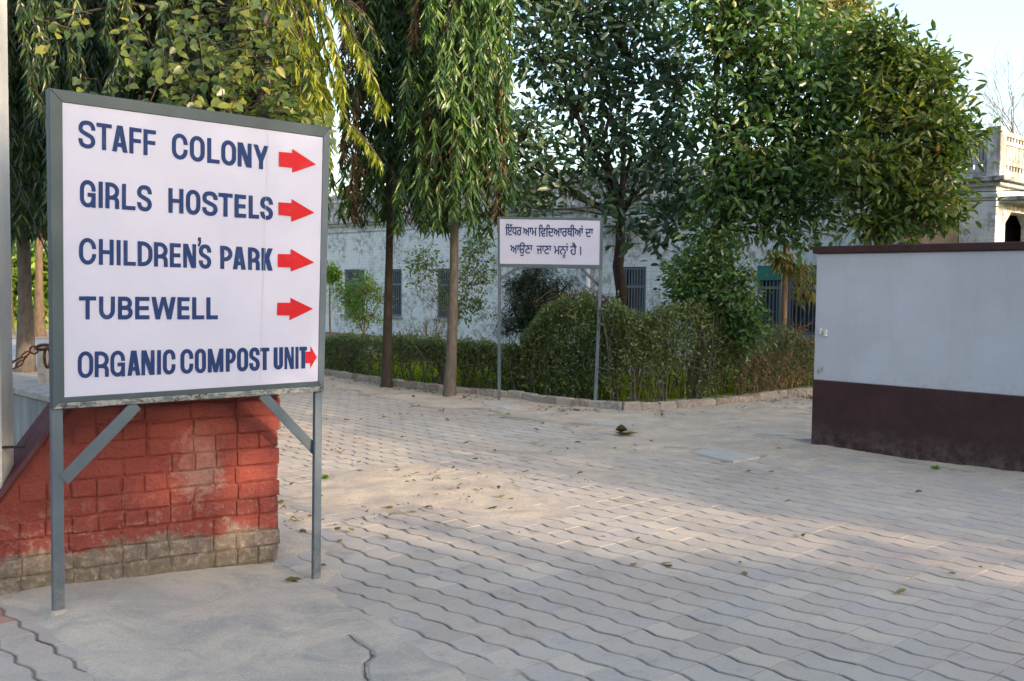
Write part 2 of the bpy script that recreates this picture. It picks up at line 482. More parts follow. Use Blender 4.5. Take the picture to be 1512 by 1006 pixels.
class MB:
    def __init__(s):
        s.v = []
        s.f = []
        s.smooth = False
    def add(s, vs, fs):
        o = len(s.v)
        s.v += [tuple(p) for p in vs]
        s.f += [tuple(i + o for i in f) for f in fs]
    def box(s, c, ax, ay, az, hx, hy, hz, bev=0.0):
        c = Vector(c)
        if bev <= 0:
            vs = [c + ax * (hx * i) + ay * (hy * j) + az * (hz * k) for i in (-1, 1) for j in (-1, 1) for k in (-1, 1)]
            s.add(vs, [(0, 1, 3, 2), (4, 6, 7, 5), (0, 4, 5, 1), (2, 3, 7, 6), (0, 2, 6, 4), (1, 5, 7, 3)])
        else:
            idx = {}
            vs = []
            for i in (-1, 1):
                for j in (-1, 1):
                    for k in (-1, 1):
                        for a in range(3):
                            q = [hx - bev, hy - bev, hz - bev]
                            q[a] += bev
                            idx[(i, j, k, a)] = len(vs)
                            vs.append(c + ax * (i * q[0]) + ay * (j * q[1]) + az * (k * q[2]))
            fs = []
            I = idx
            for i in (-1, 1):
                r = [(i, -1, -1, 0), (i, 1, -1, 0), (i, 1, 1, 0), (i, -1, 1, 0)]
                fs.append([I[t] for t in (r if i > 0 else r[::-1])])
                r = [(-1, i, -1, 1), (-1, i, 1, 1), (1, i, 1, 1), (1, i, -1, 1)]
                fs.append([I[t] for t in (r if i > 0 else r[::-1])])
                r = [(-1, -1, i, 2), (1, -1, i, 2), (1, 1, i, 2), (-1, 1, i, 2)]
                fs.append([I[t] for t in (r if i > 0 else r[::-1])])
            for j in (-1, 1):
                for k in (-1, 1):
                    fs.append([I[(-1, j, k, 1)], I[(-1, j, k, 2)], I[(1, j, k, 2)], I[(1, j, k, 1)]])
                    fs.append([I[(j, -1, k, 0)], I[(j, -1, k, 2)], I[(j, 1, k, 2)], I[(j, 1, k, 0)]])
                    fs.append([I[(j, k, -1, 0)], I[(j, k, -1, 1)], I[(j, k, 1, 1)], I[(j, k, 1, 0)]])
            for i in (-1, 1):
                for j in (-1, 1):
                    for k in (-1, 1):
                        fs.append([I[(i, j, k, 0)], I[(i, j, k, 1)], I[(i, j, k, 2)]])
            s.add(vs, fs)
    def bar(s, p, q, w, d, side=None, bev=0.0):
        """rectangular bar from p to q; w along side, d across"""
        p, q = Vector(p), Vector(q)
        az = (q - p).normalized()
        side = Vector(side) if side else Vector((1, 0, 0))
        ax = (side - az * side.dot(az)).normalized()
        ay = az.cross(ax)
        s.box((p + q) / 2, ax, ay, az, w / 2, d / 2, (q - p).length / 2, bev)
    def tube(s, pts, rad, n=6, cap=True):
        pts = [Vector(p) for p in pts]
        if isinstance(rad, (int, float)):
            rad = [rad] * len(pts)
        o = len(s.v)
        ref = Vector((.31, .17, .93))
        if abs((pts[-1] - pts[0]).normalized().dot(ref)) > .8:
            ref = Vector((.9, .3, .1))
        for i, p in enumerate(pts):
            t = (pts[min(i + 1, len(pts) - 1)] - pts[max(i - 1, 0)])
            if t.length < 1e-9: t = Vector((0, 0, 1))
            t.normalize()
            a = t.cross(ref).normalized()
            b = t.cross(a)
            for k in range(n):
                an = 2 * math.pi * k / n
                s.v.append(tuple(p + (a * math.cos(an) + b * math.sin(an)) * rad[i]))
        for i in range(len(pts) - 1):
            for k in range(n):
                k2 = (k + 1) % n
                s.f.append((o + i * n + k, o + i * n + k2, o + (i + 1) * n + k2, o + (i + 1) * n + k))
        if cap:
            s.f.append(tuple(o + k for k in range(n)))
            s.f.append(tuple(o + (len(pts) - 1) * n + k for k in reversed(range(n))))
    def mesh(s, name='m', smooth=None, off=None):
        me = bpy.data.meshes.new(name)
        vs = s.v if off is None else [(x - off[0], y - off[1], z - off[2]) for x, y, z in s.v]
        me.from_pydata(vs, [], s.f)
        if smooth if smooth is not None else s.smooth:
            me.polygons.foreach_set('use_smooth', [True] * len(me.polygons))
        me.update()
        return me
    def build(s, name, mat, root=None, smooth=None, **k):
        off = root.location if root is not None else None
        return link(name, s.mesh(name, smooth, off), mat, root, **k)

XA, YA, ZA = Vector((1, 0, 0)), Vector((0, 1, 0)), Vector((0, 0, 1))

# value noise in numpy (for height sheets)
def vnoise(x, y, seed=0):
    xi, yi = np.floor(x).astype(np.int64), np.floor(y).astype(np.int64)
    fx, fy = x - xi, y - yi
    fx = fx * fx * (3 - 2 * fx)
    fy = fy * fy * (3 - 2 * fy)
    def h(a, b):
        n = (a * 374761393 + b * 668265263 + seed * 974711) & 0x7fffffff
        n = ((n ^ (n >> 13)) * 1274126177) & 0x7fffffff
        return ((n ^ (n >> 16)) & 0xffff) / 65535.0
    return (h(xi, yi) * (1 - fx) + h(xi + 1, yi) * fx) * (1 - fy) + (h(xi, yi + 1) * (1 - fx) + h(xi + 1, yi + 1) * fx) * fy
def fbm(x, y, seed=0, oct=4):
    t, a, s = 0, .5, 0
    for i in range(oct):
        t = t + a * vnoise(x * 2 ** i, y * 2 ** i, seed + i * 17)
        s += a
        a *= .5
    return t / s

# ------------------------------------------------------------------ leaves (vectorised)
T_LONG = (np.array([(0, 0, 0), (.32, .5, .05), (.32, -.5, .05), (.36, 0, -.02), (1, 0, -.16)], float),
          np.array([(0, 3, 1), (0, 2, 3), (1, 3, 4), (2, 4, 3)]))
T_WIDE = (np.array([(0, 0, 0), (.22, .40, .05), (.22, -.40, .05), (.62, .46, .03), (.62, -.46, .03), (.3, 0, -.02), (.65, 0, -.05), (1, 0, -.12)], float),
          np.array([(0, 5, 1), (0, 2, 5), (1, 5, 6), (1, 6, 3), (2, 6, 5), (2, 4, 6), (3, 6, 7), (4, 7, 6)]))
def norm(a):
    return a / np.maximum(np.linalg.norm(a, axis=1, keepdims=True), 1e-9)
def leaf_frames(P, D, N, Ln, Wd):
    D = norm(D)
    S = norm(np.cross(N, D))
    U = np.cross(D, S)
    return D * Ln[:, None], S * Wd[:, None], U * Ln[:, None], P
def leaves_mesh(name, fr, tpl, off=(0, 0, 0)):
    D, S, U, P = fr
    tv, tf = tpl
    V = P[:, None, :] + tv[None, :, 0:1] * D[:, None, :] + tv[None, :, 1:2] * S[:, None, :] + tv[None, :, 2:3] * U[:, None, :]
    V = V.reshape(-1, 3) - np.array(off)
    n = len(P)
    Fc = (tf[None] + (np.arange(n) * len(tv))[:, None, None]).reshape(-1, 3)
    return np_mesh(name, V, Fc)
TPL_MESH = {}
def add_leaves(root, name, fr, tpl, mat, n_parts=0):
    """the n_parts leaves nearest to the viewer become parts, the rest one foliage mesh"""
    D, S, U, P = fr
    idx = np.arange(len(P))
    if n_parts:
        x, y, z = P[:, 0], P[:, 1], P[:, 2]
        vis = (y > 2) & (np.abs(x / np.maximum(y, .1)) < .5) & (np.abs((z - 1.4) / np.maximum(y, .1)) < .34)
        key = np.where(vis, y, 1e6)
        order = np.argsort(key)
        near = order[:n_parts]
        rest = order[n_parts:]
        kk = (id(tpl), mat)
        if kk not in TPL_MESH:
            m = np_mesh('leaf', tpl[0], tpl[1])
            m.materials.append(MT[mat])
            TPL_MESH[kk] = m
        for i in near:
            o = bpy.data.objects.new('leaf', TPL_MESH[kk])
            COL.objects.link(o)
            o.parent = root
            mm = Matrix((tuple(D[i]), tuple(S[i]), tuple(U[i]))).transposed().to_4x4()
            mm.translation = Vector(P[i]) - root.location
            o.matrix_local = mm
        idx = rest
    me = leaves_mesh(name, (D[idx], S[idx], U[idx], P[idx]), tpl, root.location if root is not None else (0, 0, 0))
    return link(name, me, mat, root, kind='stuff') if root is not None else me

# ------------------------------------------------------------------ trees
def wob(p, q, n, amt, rnd):
    p, q = Vector(p), Vector(q)
    out = []
    for i in range(n + 1):
        t = i / n
        w = math.sin(t * math.pi) * amt
        out.append(p.lerp(q, t) + Vector((rnd.uniform(-w, w), rnd.uniform(-w, w), rnd.uniform(-w, w) * .5)))
    return out
def blob3(u, v, Y, r):
    return AT(u, v, Y), r / F * Y

def broad_tree(name, label, cat, base, trunk_top, tr, blobs, ncl, per, Ln, Wd, mat, bark='bark_dark', tpl=T_WIDE, parts=0, seed=1,
               group=None, clr=.22, droop=.25, up=.6, limb=True, twig=.004, trunk_pts=None, crown_name='foliage'):
    rnd = random.Random(seed)
    rg = np.random.default_rng(seed)
    base = Vector(base)
    root = thing(name, label, cat, base, group)
    top = Vector(trunk_top)
    tp = trunk_pts or wob(base - Vector((0, 0, .1)), top, 7, tr * .5, rnd)
    mb = MB()
    mb.tube(tp, [tr * (1.15 - .45 * i / (len(tp) - 1)) if i else tr * 1.35 for i in range(len(tp))], 10)
    mb.build('trunk', bark, root, True)
    B3 = [blob3(*b) if len(b) == 4 and not isinstance(b[0], Vector) else b for b in blobs]
    vol = np.array([r ** 2.2 for _, r in B3])
    cnt = np.maximum(1, (vol / vol.sum() * ncl)).astype(int)
    br = MB()
    PP, DD = [], []
    for (c, r), n in zip(B3, cnt):
        if limb:
            hub = c + Vector((0, 0, -r * .45))
            st = top if (hub - top).length < 6 else top
            ln = wob(st, hub, 5, .06 * (hub - st).length, rnd)
            lr = tr * (.46 if hub.z > st.z + .5 else .2) * min(1, .5 + r * .6)
            br.tube(ln, [lr * (1 - .62 * i / 5) for i in range(6)], 6)
        else:
            hub = c
        d = norm(rg.normal(size=(n, 3)))
        rad = r * rg.uniform(.15, 1.0, n) ** .5
        q = np.array(c) + d * rad[:, None] * np.array((1, 1, .95))
        nsub = max(1, n // 9)
        subs = q[:nsub]
        for sidx in range(nsub):
            s_ = Vector(subs[sidx])
            m_ = hub.lerp(s_, .8)
            if limb:
                br.tube(wob(hub, m_, 3, .05 * r, rnd), [tr * .22, tr * .17, tr * .12, tr * .07], 4, False)
            subs[sidx] = m_
        for i in range(n):
            j = int(np.argmin(((subs - q[i]) ** 2).sum(1)))
            if i % 2 == 0 or not limb:
                br.tube([Vector(subs[j]), Vector(subs[j]).lerp(Vector(q[i]), .55) + Vector((0, 0, -.02)), Vector(q[i])], [twig * 1.8, twig * 1.3, twig], 3, False)
        out = d + np.array((0, 0, up))
        PP.append(q)
        DD.append(norm(out))
    br.build('branches', bark, root, True)
    Q = np.concatenate(PP)
    O = np.concatenate(DD)
    n = len(Q)
    Pn = np.repeat(Q, per, 0)
    On = np.repeat(O, per, 0)
    off = rg.normal(size=Pn.shape) * clr * np.array((1, 1, .8)) * .6
    Pn = Pn + off + On * rg.uniform(-.5, .6, (len(Pn), 1)) * clr
    dd = norm(norm(off) * 1.0 + On * .25 + rg.normal(size=Pn.shape) * .6)
    dd[:, 2] -= droop
    nn = rg.normal(size=Pn.shape) * .75 + np.array((0, 0, .9))
    ln = Ln * rg.uniform(.6, 1.2, len(Pn))
    wd = Wd * rg.uniform(.7, 1.15, len(Pn))
    add_leaves(root, crown_name, leaf_frames(Pn, dd, nn, ln, wd), tpl, mat, parts)
    return root

def mast_tree(name, label, base, tr, ztop, zlow, rad, nbr, per, seed, mat='mast', lean=(0, 0), group=None, hang=(1.0, 2.2), Ln=.17, Wd=.036,
              parts=0, bark='bark_brown', drylow=0.0, dens_z=None, young=0):
    """weeping mast tree: straight trunk, branches that arch out and hang down, long narrow leaves along them"""
    rnd = random.Random(seed)
    rg = np.random.default_rng(seed)
    base = Vector(base)
    root = thing(name, label, 'tree', base, group)
    mb = MB()
    pts = []
    for i in range(13):
        t = i / 12
        z = -.15 + t * (ztop + .3)
        if i in (1, ):
            pts.append(base + Vector((0, 0, .12)))
        pts.append(base + Vector((lean[0] * t + math.sin(t * 7 + seed) * .03 * min(1, t * 3), lean[1] * t, z)))
    mb.tube(pts, [tr * (1.75 if i == 0 else (1.25 if i == 1 else (1.08 if i == 2 else 1.05 - .75 * i / 13))) * rnd.uniform(.95, 1.06) for i in range(14)], 12)
    mb.build('trunk', bark, root, True)
    br = MB()
    P_, D_, dry = [], [], []
    for b in range(nbr):
        t = rnd.random() ** .8
        z0 = zlow + (ztop - zlow) * t
        an = rnd.uniform(0, 2 * math.pi)
        R = rad(z0) * rnd.uniform(.35, 1.0)
        hl = rnd.uniform(*hang)
        fr_ = max(0, min(1, z0 / ztop))
        p0 = base + Vector((lean[0] * fr_, lean[1] * fr_, z0))
        e = Vector((math.cos(an), math.sin(an), 0))
        pl = [p0]
        K = 9
        for i in range(1, K + 1):
            s = i / K
            out = R * (1 - (1 - min(1, s * 2.1)) ** 2)
            dz = .25 * math.sin(min(1, s * 2.4) * math.pi) * .5 - hl * max(0, s - .28) / .72
            pl.append(p0 + e * (out + .06 * s) + Vector((rnd.uniform(-.03, .03), rnd.uniform(-.03, .03), dz)))
        zl = zlow - .75
        pl = [p for p in pl if p.z > zl]
        if len(pl) < 3: continue
        br.tube(pl, [.014 * (1 - .8 * i / len(pl)) for i in range(len(pl))], 3, False)
        isdry = rnd.random() < drylow * (1.3 - t)
        a = np.array([tuple(p) for p in pl])
        seg = rg.uniform(1.2, len(pl) - 1.001, per)
        i0 = seg.astype(int)
        f = (seg - i0)[:, None]
        pp = a[i0] * (1 - f) + a[np.minimum(i0 + 1, len(a) - 1)] * f
        side = rg.normal(size=(per, 3))
        side[:, 2] = 0
        dd = norm(side) * .55 + np.array((0, 0, -1.0)) + rg.normal(size=(per, 3)) * .12
        P_.append(pp)
        D_.append(dd)
        dry.append(np.full(per, isdry))
    br.build('branches', 'bark_dark', root, True)
    P = np.concatenate(P_)
    D = np.concatenate(D_)
    dr = np.concatenate(dry)
    N = norm(rg.normal(size=P.shape) * np.array((1, 1, .3)) + D * 0)
    ln = Ln * rg.uniform(.6, 1.2, len(P))
    wd = Wd * rg.uniform(.75, 1.2, len(P))
    D_, S_, U_, P_ = leaf_frames(P, D, N, ln, wd)
    g = ~dr
    add_leaves(root, 'foliage', (D_[g], S_[g], U_[g], P_[g]), T_LONG, mat, parts)
    if dr.any():
        add_leaves(root, 'dry_foliage', (D_[dr], S_[dr] * .7, U_[dr], P_[dr]), T_LONG, 'dry')
    return root

# ================================================================== GROUND
TWO_PI = 2 * math.pi
def zg(x, y):
    """gentle unevenness of the paving, sunk near the right foot of the big sign"""
    d = ((x + .93) ** 2 + (y - 5.32) ** 2) / .5 ** 2
    return .003 * math.sin(x * 1.7 + y * .6) + .003 * math.sin(y * 2.3 - x) - .035 * math.exp(-d)
def zg_np(x, y):
    d = ((x + .93) ** 2 + (y - 5.32) ** 2) / .5 ** 2
    return .003 * np.sin(x * 1.7 + y * .6) + .003 * np.sin(y * 2.3 - x) - .035 * np.exp(-d)

# far ground
mb = MB()
mb.add([(-300, -200, -.12), (300, -200, -.12), (300, 400, -.12), (-300, 400, -.12)], [(0, 1, 2, 3)])
mb.build('ground', 'soil', kind='structure')

# kerb line on the ground
KPX = [(430, 545), (481, 555.6), (567, 570), (655, 582), (735, 589), (779, 593), (832, 601), (920, 609), (992, 607), (1070, 600), (1142, 591), (1199, 584), (1290, 573)]
KP = [G(*p) for p in KPX]
KP = [KP[0] + (KP[0] - KP[1]).normalized() * 6] + KP + [KP[-1] + (KP[-1] - KP[-2]).normalized() * 5]
def kerb_y(x):
    for a, b in zip(KP[:-1], KP[1:]):
        if a.x <= x <= b.x:
            return a.y + (b.y - a.y) * (x - a.x) / (b.x - a.x)
    return KP[0].y if x < KP[0].x else KP[-1].y
kxs = np.array([p.x for p in KP]); kys = np.array([p.y for p in KP])
order_k = np.argsort(kxs)
kxs, kys = kxs[order_k], kys[order_k]

# sand / joint soil sheet, with the sandy drifts that bury the pavers
SANDB = [  # u, v, radius metres (x,y ellipse), height
    (500, 735, .75, .8, .016), (620, 715, .8, .75, .016), (740, 745, .75, .6, .014), (690, 700, .9, .6, .012), (450, 790, .35, .5, .008), (880, 705, .7, .5, .008),
    (900, 665, 1.1, .8, .018), (1020, 650, 1.3, .9, .020), (1120, 660, 1.0, .8, .018), (1150, 625, 1.2, 1.2, .02), (1000, 625, 1.6, 1.0, .02),
    (430, 690, .5, .7, .010), (1250, 690, .9, .45, .008), (1400, 706, .9, .35, .008), (560, 700, .4, .4, .01), (470, 845, .25, .25, .008),
    (640, 985, .35, .25, .006), (560, 900, .25, .3, .006)]
def sheet():
    a0, a1, b0, b1, st = -.5, 19.5, -1.6, 12.6, .045
    na, nb = int((a1 - a0) / st), int((b1 - b0) / st)
    aa, bb = np.meshgrid(np.linspace(a0, a1, na), np.linspace(b0, b1, nb), indexing='ij')
    x = AV.x * aa + BV.x * bb
    y = AV.y * aa + BV.y * bb
    base = zg_np(x, y)
    h = np.full_like(x, -.0065) + (fbm(x * 5, y * 5, 3) - .5) * .013
    cov = np.zeros_like(x)
    for u, v, rx, ry, hh in SANDB:
        c = G(u, v)
        d = np.sqrt(((x - c.x) / rx) ** 2 + ((y - c.y) / ry) ** 2)
        d = d + (fbm(x * 2.5, y * 2.5, 9) - .5) * 1.1
        w = np.clip(1.25 - d, 0, 1)
        w = w * w * (3 - 2 * w)
        h = h + w * hh * .62
        cov = np.maximum(cov, w)
    ky = np.interp(x, kxs, kys)
    dk = (ky - y) * .85
    w = np.clip(1 - (dk - .95 - (fbm(x * 1.3, y * 1.3, 5) - .5) * 1.6) / .8, 0, 1)
    w = w * w * (3 - 2 * w)
    h = h + w * .028 + w * (fbm(x * 4, y * 4, 21) - .45) * .035
    cov = np.maximum(cov, w)
    # dirt gathered at the foot of the white wall
    w = np.clip(1 - np.abs(bb - 8.85) / .35 + (fbm(x * 3, y * 3, 31) - .5) * .8, 0, 1) * (aa < 5.6)
    h = h + w * .012
    cov = np.maximum(cov, w * .8)
    h = h + (fbm(x * 7, y * 7, 13, 5) - .5) * .024 * np.clip(cov * 1.3, 0, 1)
    z = base + h
    z = np.where(y > ky + .05, -.10, z)
    keep = (y > 2.2) & (np.abs(x) < y * .62 + 1.2) & (y < ky + .25)
    idx = np.arange(na * nb).reshape(na, nb)
    f = np.stack([idx[:-1, :-1], idx[1:, :-1], idx[1:, 1:], idx[:-1, 1:]], -1).reshape(-1, 4)
    kf = (keep[:-1, :-1] & keep[1:, 1:]).reshape(-1)
    f = f[kf][:, ::-1]
    used = np.unique(f)
    rm = np.full(na * nb, -1)
    rm[used] = np.arange(len(used))
    V = np.stack([x, y, z], -1).reshape(-1, 3)[used]
    me = np_mesh('sandy_dirt', V, rm[f])
    at = me.attributes.new('cover', 'FLOAT', 'POINT')
    at.data.foreach_set('value', cov.reshape(-1)[used].astype(np.float32))
    me.polygons.foreach_set('use_smooth', [True] * len(me.polygons))
    link('sandy_dirt', me, 'sand', kind='stuff', label='pale sandy dirt filling the paving joints and drifted along the kerb', cat='sand')
sheet()

# interlocking pavers
PL_, PW_ = .2145, .1535
PROF = [(0, .010), (.10, .010), (.28, -.002), (.44, -.014), (.62, -.009), (.82, .004), (1.0, .010)]
def paver_tpl():
    g = .0042
    lo = [(t, b + g) for t, b in PROF]
    hi = [(t, b + PW_ - g) for t, b in PROF][::-1]
    e = .0006 / PL_
    fx = lambda t: min(max(t, e), 1 - e)
    ring = [(fx(t) * PL_, b) for t, b in lo + hi]
    cx, cy = PL_ / 2, PW_ / 2
    inner = []
    n = len(ring)
    for i, (a, b) in enumerate(ring):
        da = .0012 if a < cx else -.0012
        db = .0075 if i < len(lo) else -.0075
        inner.append((a + (da if (t_end(a)) else 0), b + db))
    V = [(a, b, 0) for a, b in inner] + [(a, b, -.005) for a, b in ring]
    return np.array(V), n
def t_end(a):
    return a < .004 or a > PL_ - .004
PV, PN = paver_tpl()
# paver local frame: x = -AV direction, y = BV direction
def pavers():
    top = [tuple(range(PN))]
    side = [(i, i + PN, (i + 1) % PN + PN, (i + 1) % PN) for i in range(PN)]
    me0 = bpy.data.meshes.new('paver')
    me0.from_pydata([tuple(v) for v in PV], [], [tuple(reversed(t)) for t in top] + [tuple(reversed(s)) for s in side])
    me0.update()
    dv = [0.0] * PN + [.35 if t_end(v[0]) else 1.0 for v in PV[PN:]]
    me0.attributes.new('dirt', 'FLOAT', 'POINT').data.foreach_set('value', dv)
    me0.materials.append(MT['paver'])
    me1 = me0.copy()
    me1.materials.clear()
    me1.materials.append(MT['paver_red'])
    root = thing('paving', None, None)
    tag(root, kind='structure')
    cells = []
    for i in range(-4, 92):
        for j in range(-34, 60):
            a = 2.195 + PL_ * i
            b = 3.643 + PW_ * j - .0767 * 0
            c = AB(a - PL_ / 2, b + PW_ / 2)
            if c.y < 2.6 or abs(c.x) > c.y * .56 + .6: continue
            if c.y > kerb_y(c.x) - .18: continue
            if b > 8.80 and a < 5.5: continue
            if (c - Vector((-1.7, 5.6, 0))).length < .2: continue
            cells.append((c.length, a, b, c))
    cells.sort(key=lambda t: t[0])
    rg = random.Random(5)
    FV, FF, FT = [], [], []
    nobj = 0
    for dist, a, b, c in cells:
        u = F * c.x / c.y + CX
        tilt = (rg.gauss(0, .003), rg.gauss(0, .003), rg.gauss(0, .006))
        dz = zg(c.x, c.y) + rg.gauss(0, .0006)
        X = -AV; Y = BV
        cc_ = .5 * (PL_ * X + PW_ * Y)
        mx_, my_ = c.x, c.y
        gx = (zg(mx_ + .05, my_) - zg(mx_ - .05, my_)) / .1
        gy = (zg(mx_, my_ + .05) - zg(mx_, my_ - .05)) / .1
        X = Vector((X.x, X.y, gx * X.x + gy * X.y)).normalized()
        Y = Vector((Y.x, Y.y, gx * Y.x + gy * Y.y)).normalized()
        dz -= X.z * PL_ / 2 + Y.z * PW_ / 2
        R = Matrix((X, Y, X.cross(Y))).transposed()
        # X x Y must point up
        R = R @ Matrix.Rotation(tilt[0], 3, 'X') @ Matrix.Rotation(tilt[1], 3, 'Y') @ Matrix.Rotation(tilt[2], 3, 'Z')
        org = AB(a, b, dz)
        covered = (c.y > 3.4 and c.x < -.25 and c.y < 5.2 and apron_mask(np.array([c.x]), np.array([c.y]))[0] > .95)
        inview = 4 < -(-(0)) + 5 and -60 < u < 1572 and (CY + (H / c.y) * F - 79) < 1030
        if nobj < 300 and inview and not covered:
            red = (u < 60 and 905 < (424 + H / c.y * F) < 940)
            o = bpy.data.objects.new('paver', me1 if red else me0)
            COL.objects.link(o)
            o.parent = root
            mm = R.to_4x4()
            mm.translation = org
            o.matrix_local = mm
            nobj += 1
        else:
            Rn = np.array(R)
            base = len(FV) * len(PV)
            FV.append(PV @ Rn.T + np.array(org))
    V = np.concatenate(FV)
    n = len(FV)
    me = bpy.data.meshes.new('pavers')
    polys = [tuple(reversed(t)) for t in top] + [tuple(reversed(s)) for s in side]
    loops = np.array([i for p in polys for i in p])
    tot = np.array([len(p) for p in polys])
    m = len(PV)
    me.vertices.add(len(V))
    me.vertices.foreach_set('co', V.astype(np.float32).ravel())
    LI = (loops[None] + (np.arange(n) * m)[:, None]).ravel()
    LT = np.tile(tot, n)
    LS = np.concatenate([[0], np.cumsum(LT)[:-1]])
    me.loops.add(len(LI))
    me.loops.foreach_set('vertex_index', LI.astype(np.int32))
    me.polygons.add(len(LT))
    me.polygons.foreach_set('loop_start', LS.astype(np.int32))
    me.polygons.foreach_set('loop_total', LT.astype(np.int32))
    me.update(calc_edges=True)
    me.polygons.foreach_set('use_smooth', [False] * len(me.polygons))
    me.attributes.new('dirt', 'FLOAT', 'POINT').data.foreach_set('value', dv * n)
    link('paver_field', me, 'paver', root, kind='stuff')
# apron outline in ground coordinates
APX = [(466, 852), (500, 872), (540, 905), (610, 943), (665, 978), (700, 1003), (740, 1040), (790, 1110), (300, 1200), (170, 1050), (128, 1003), (112, 985), (98, 972), (100, 962), (80, 948), (70, 940), (72, 931), (50, 922), (44, 905), (20, 899), (-20, 893), (-120, 880), (-160, 850), (60, 838), (200, 800), (400, 800), (432, 838)]
AP = [G(*p) for p in APX]
def apron_mask(x, y):
    """signed distance (positive inside) to the apron outline"""
    ins = np.zeros(x.shape, bool)
    dm = np.full(x.shape, 9.0)
    n = len(AP)
    for i in range(n):
        a, b = AP[i], AP[(i + 1) % n]
        ex, ey = b.x - a.x, b.y - a.y
        t = np.clip(((x - a.x) * ex + (y - a.y) * ey) / (ex * ex + ey * ey), 0, 1)
        d = np.hypot(x - a.x - t * ex, y - a.y - t * ey)
        dm = np.minimum(dm, d)
        c = ((a.y > y) != (b.y > y)) & (x < (b.x - a.x) * (y - a.y) / (b.y - a.y + 1e-12) + a.x)
        ins ^= c
    return np.where(ins, 1.0 + dm, -dm)
def apron_z(x, y):
    g1 = np.exp(-((x + 2.05) ** 2 + (y - 4.55) ** 2) / .45 ** 2)
    dist = np.maximum(apron_mask(x, y) - 1, 0)
    return zg_np(x, y) + .006 + .045 * g1 * np.clip(dist / .25, 0, 1) + (fbm(x * 3, y * 3, 41) - .5) * .009 + (fbm(x * 17, y * 17, 42) - .5) * .004
def apron():
    x0, x1, y0, y1, st = -3.2, .35, 3.1, 5.8, .008
    nx, ny = int((x1 - x0) / st), int((y1 - y0) / st)
    x, y = np.meshgrid(np.linspace(x0, x1, nx), np.linspace(y0, y1, ny), indexing='ij')
    m = apron_mask(x, y)
    rag = (fbm(x * 7, y * 7, 51) - .5) * .09 + (fbm(x * 22, y * 22, 52) - .5) * .03
    right = np.clip((x + 1.6) / .4, 0, 1)
    sd = np.where(m > 0, m - 1, m) + rag * right
    z = apron_z(x, y)
    w = np.clip(sd / .07, -1, 1)
    z = z - np.where(w < 1, (1 - w) * .5 * .03 * np.where(right > .5, 1, 1), 0) + (fbm(x * 20, y * 20, 55) - .5) * .002
    # the crack
    CR_ = [G(515, 938), G(528, 950), G(548, 962), G(550, 972), G(538, 982), G(540, 1000), G(552, 1030)]
    dm = np.full(x.shape, 9.0)
    for a, b in zip(CR_[:-1], CR_[1:]):
        ex, ey = b.x - a.x, b.y - a.y
        t = np.clip(((x - a.x) * ex + (y - a.y) * ey) / (ex * ex + ey * ey), 0, 1)
        dm = np.minimum(dm, np.hypot(x - a.x - t * ex, y - a.y - t * ey))
    z = z - .035 * np.clip(1 - (dm + (fbm(x * 30, y * 30, 77) - .5) * .012) / .013, 0, 1)
    global crack_line
    crack_line = CR_
    keep = sd > -.04
    idx = np.arange(nx * ny).reshape(nx, ny)
    f = np.stack([idx[:-1, :-1], idx[1:, :-1], idx[1:, 1:], idx[:-1, 1:]], -1).reshape(-1, 4)
    f = f[(keep[:-1, :-1] & keep[1:, 1:]).reshape(-1)]
    used = np.unique(f)
    rm = np.full(nx * ny, -1)
    rm[used] = np.arange(len(used))
    me = np_mesh('cement_apron', np.stack([x, y, z], -1).reshape(-1, 3)[used], rm[f])
    me.polygons.foreach_set('use_smooth', [True] * len(me.polygons))
    link('cement_apron', me, 'cement', kind='structure')
apron()
def crack_shade():  # dark strip laid in the groove as painted shade
    mb = MB()
    pts = []
    for a, b in zip(crack_line[:-1], crack_line[1:]):
        for k in range(6):
            p = a.lerp(b, k / 6)
            pts.append(p + Vector((mnoise.noise(p * 40) * .006, mnoise.noise(p * 33 + Vector((5, 1, 2))) * .006, 0)))
    vs = []
    for i, p in enumerate(pts):
        w = .0028 + .0022 * mnoise.noise(p * 25 + Vector((9, 9, 9)))
        z = float(apron_z(np.array([p.x]), np.array([p.y]))[0]) - .003
        vs += [(p.x - w, p.y, z), (p.x + w, p.y, z)]
    mb.add(vs, [(2 * i, 2 * i + 1, 2 * i + 3, 2 * i + 2) for i in range(len(pts) - 1)])
    mb.build('crack_shade', 'crackshade', kind='stuff', label='dark strip painted as shade in the long crack of the cement apron', cat='dirt')
crack_shade()
pavers()

# lawn and planting bed behind the kerb, road and verge at the far left
def poly_sheet(name, pts, z, mat, kind='structure'):
    mb = MB()
    mb.add([(p.x, p.y, z) for p in pts], [tuple(range(len(pts)))])
    return mb.build(name, mat, kind=kind)
kl = [Vector((p.x, p.y + .12, 0)) for p in KP]
def bed():
    n = len(kl)
    mb = MB()
    vs = [(p.x, p.y, .03) for p in kl] + [(p.x, p.y + 3.2, .045) for p in kl]
    mb.add(vs, [(i, i + 1, n + i + 1, n + i) for i in range(n - 1)])
    mb.build('garden_bed', 'lawn', kind='structure')
    mb = MB()
    vs = [(p.x, p.y + 3.2, .045) for p in kl] + [(p.x + 2, p.y + 16, .05) for p in kl]
    mb.add(vs, [(i, i + 1, n + i + 1, n + i) for i in range(n - 1)])
    mb.build('yard', 'soil', kind='structure')
bed()
poly_sheet('road', [Vector((-26, 14, 0)), Vector((-4.4, 12, 0)), Vector((-9.2, 27.5, 0)), Vector((-30, 27.5, 0))], -.03, 'road')
poly_sheet('verge', [Vector((-40, 27.5, 0)), Vector((-9.2, 27.5, 0)), Vector((-11.5, 33, 0)), Vector((-40, 33, 0))], -.02, 'verge')
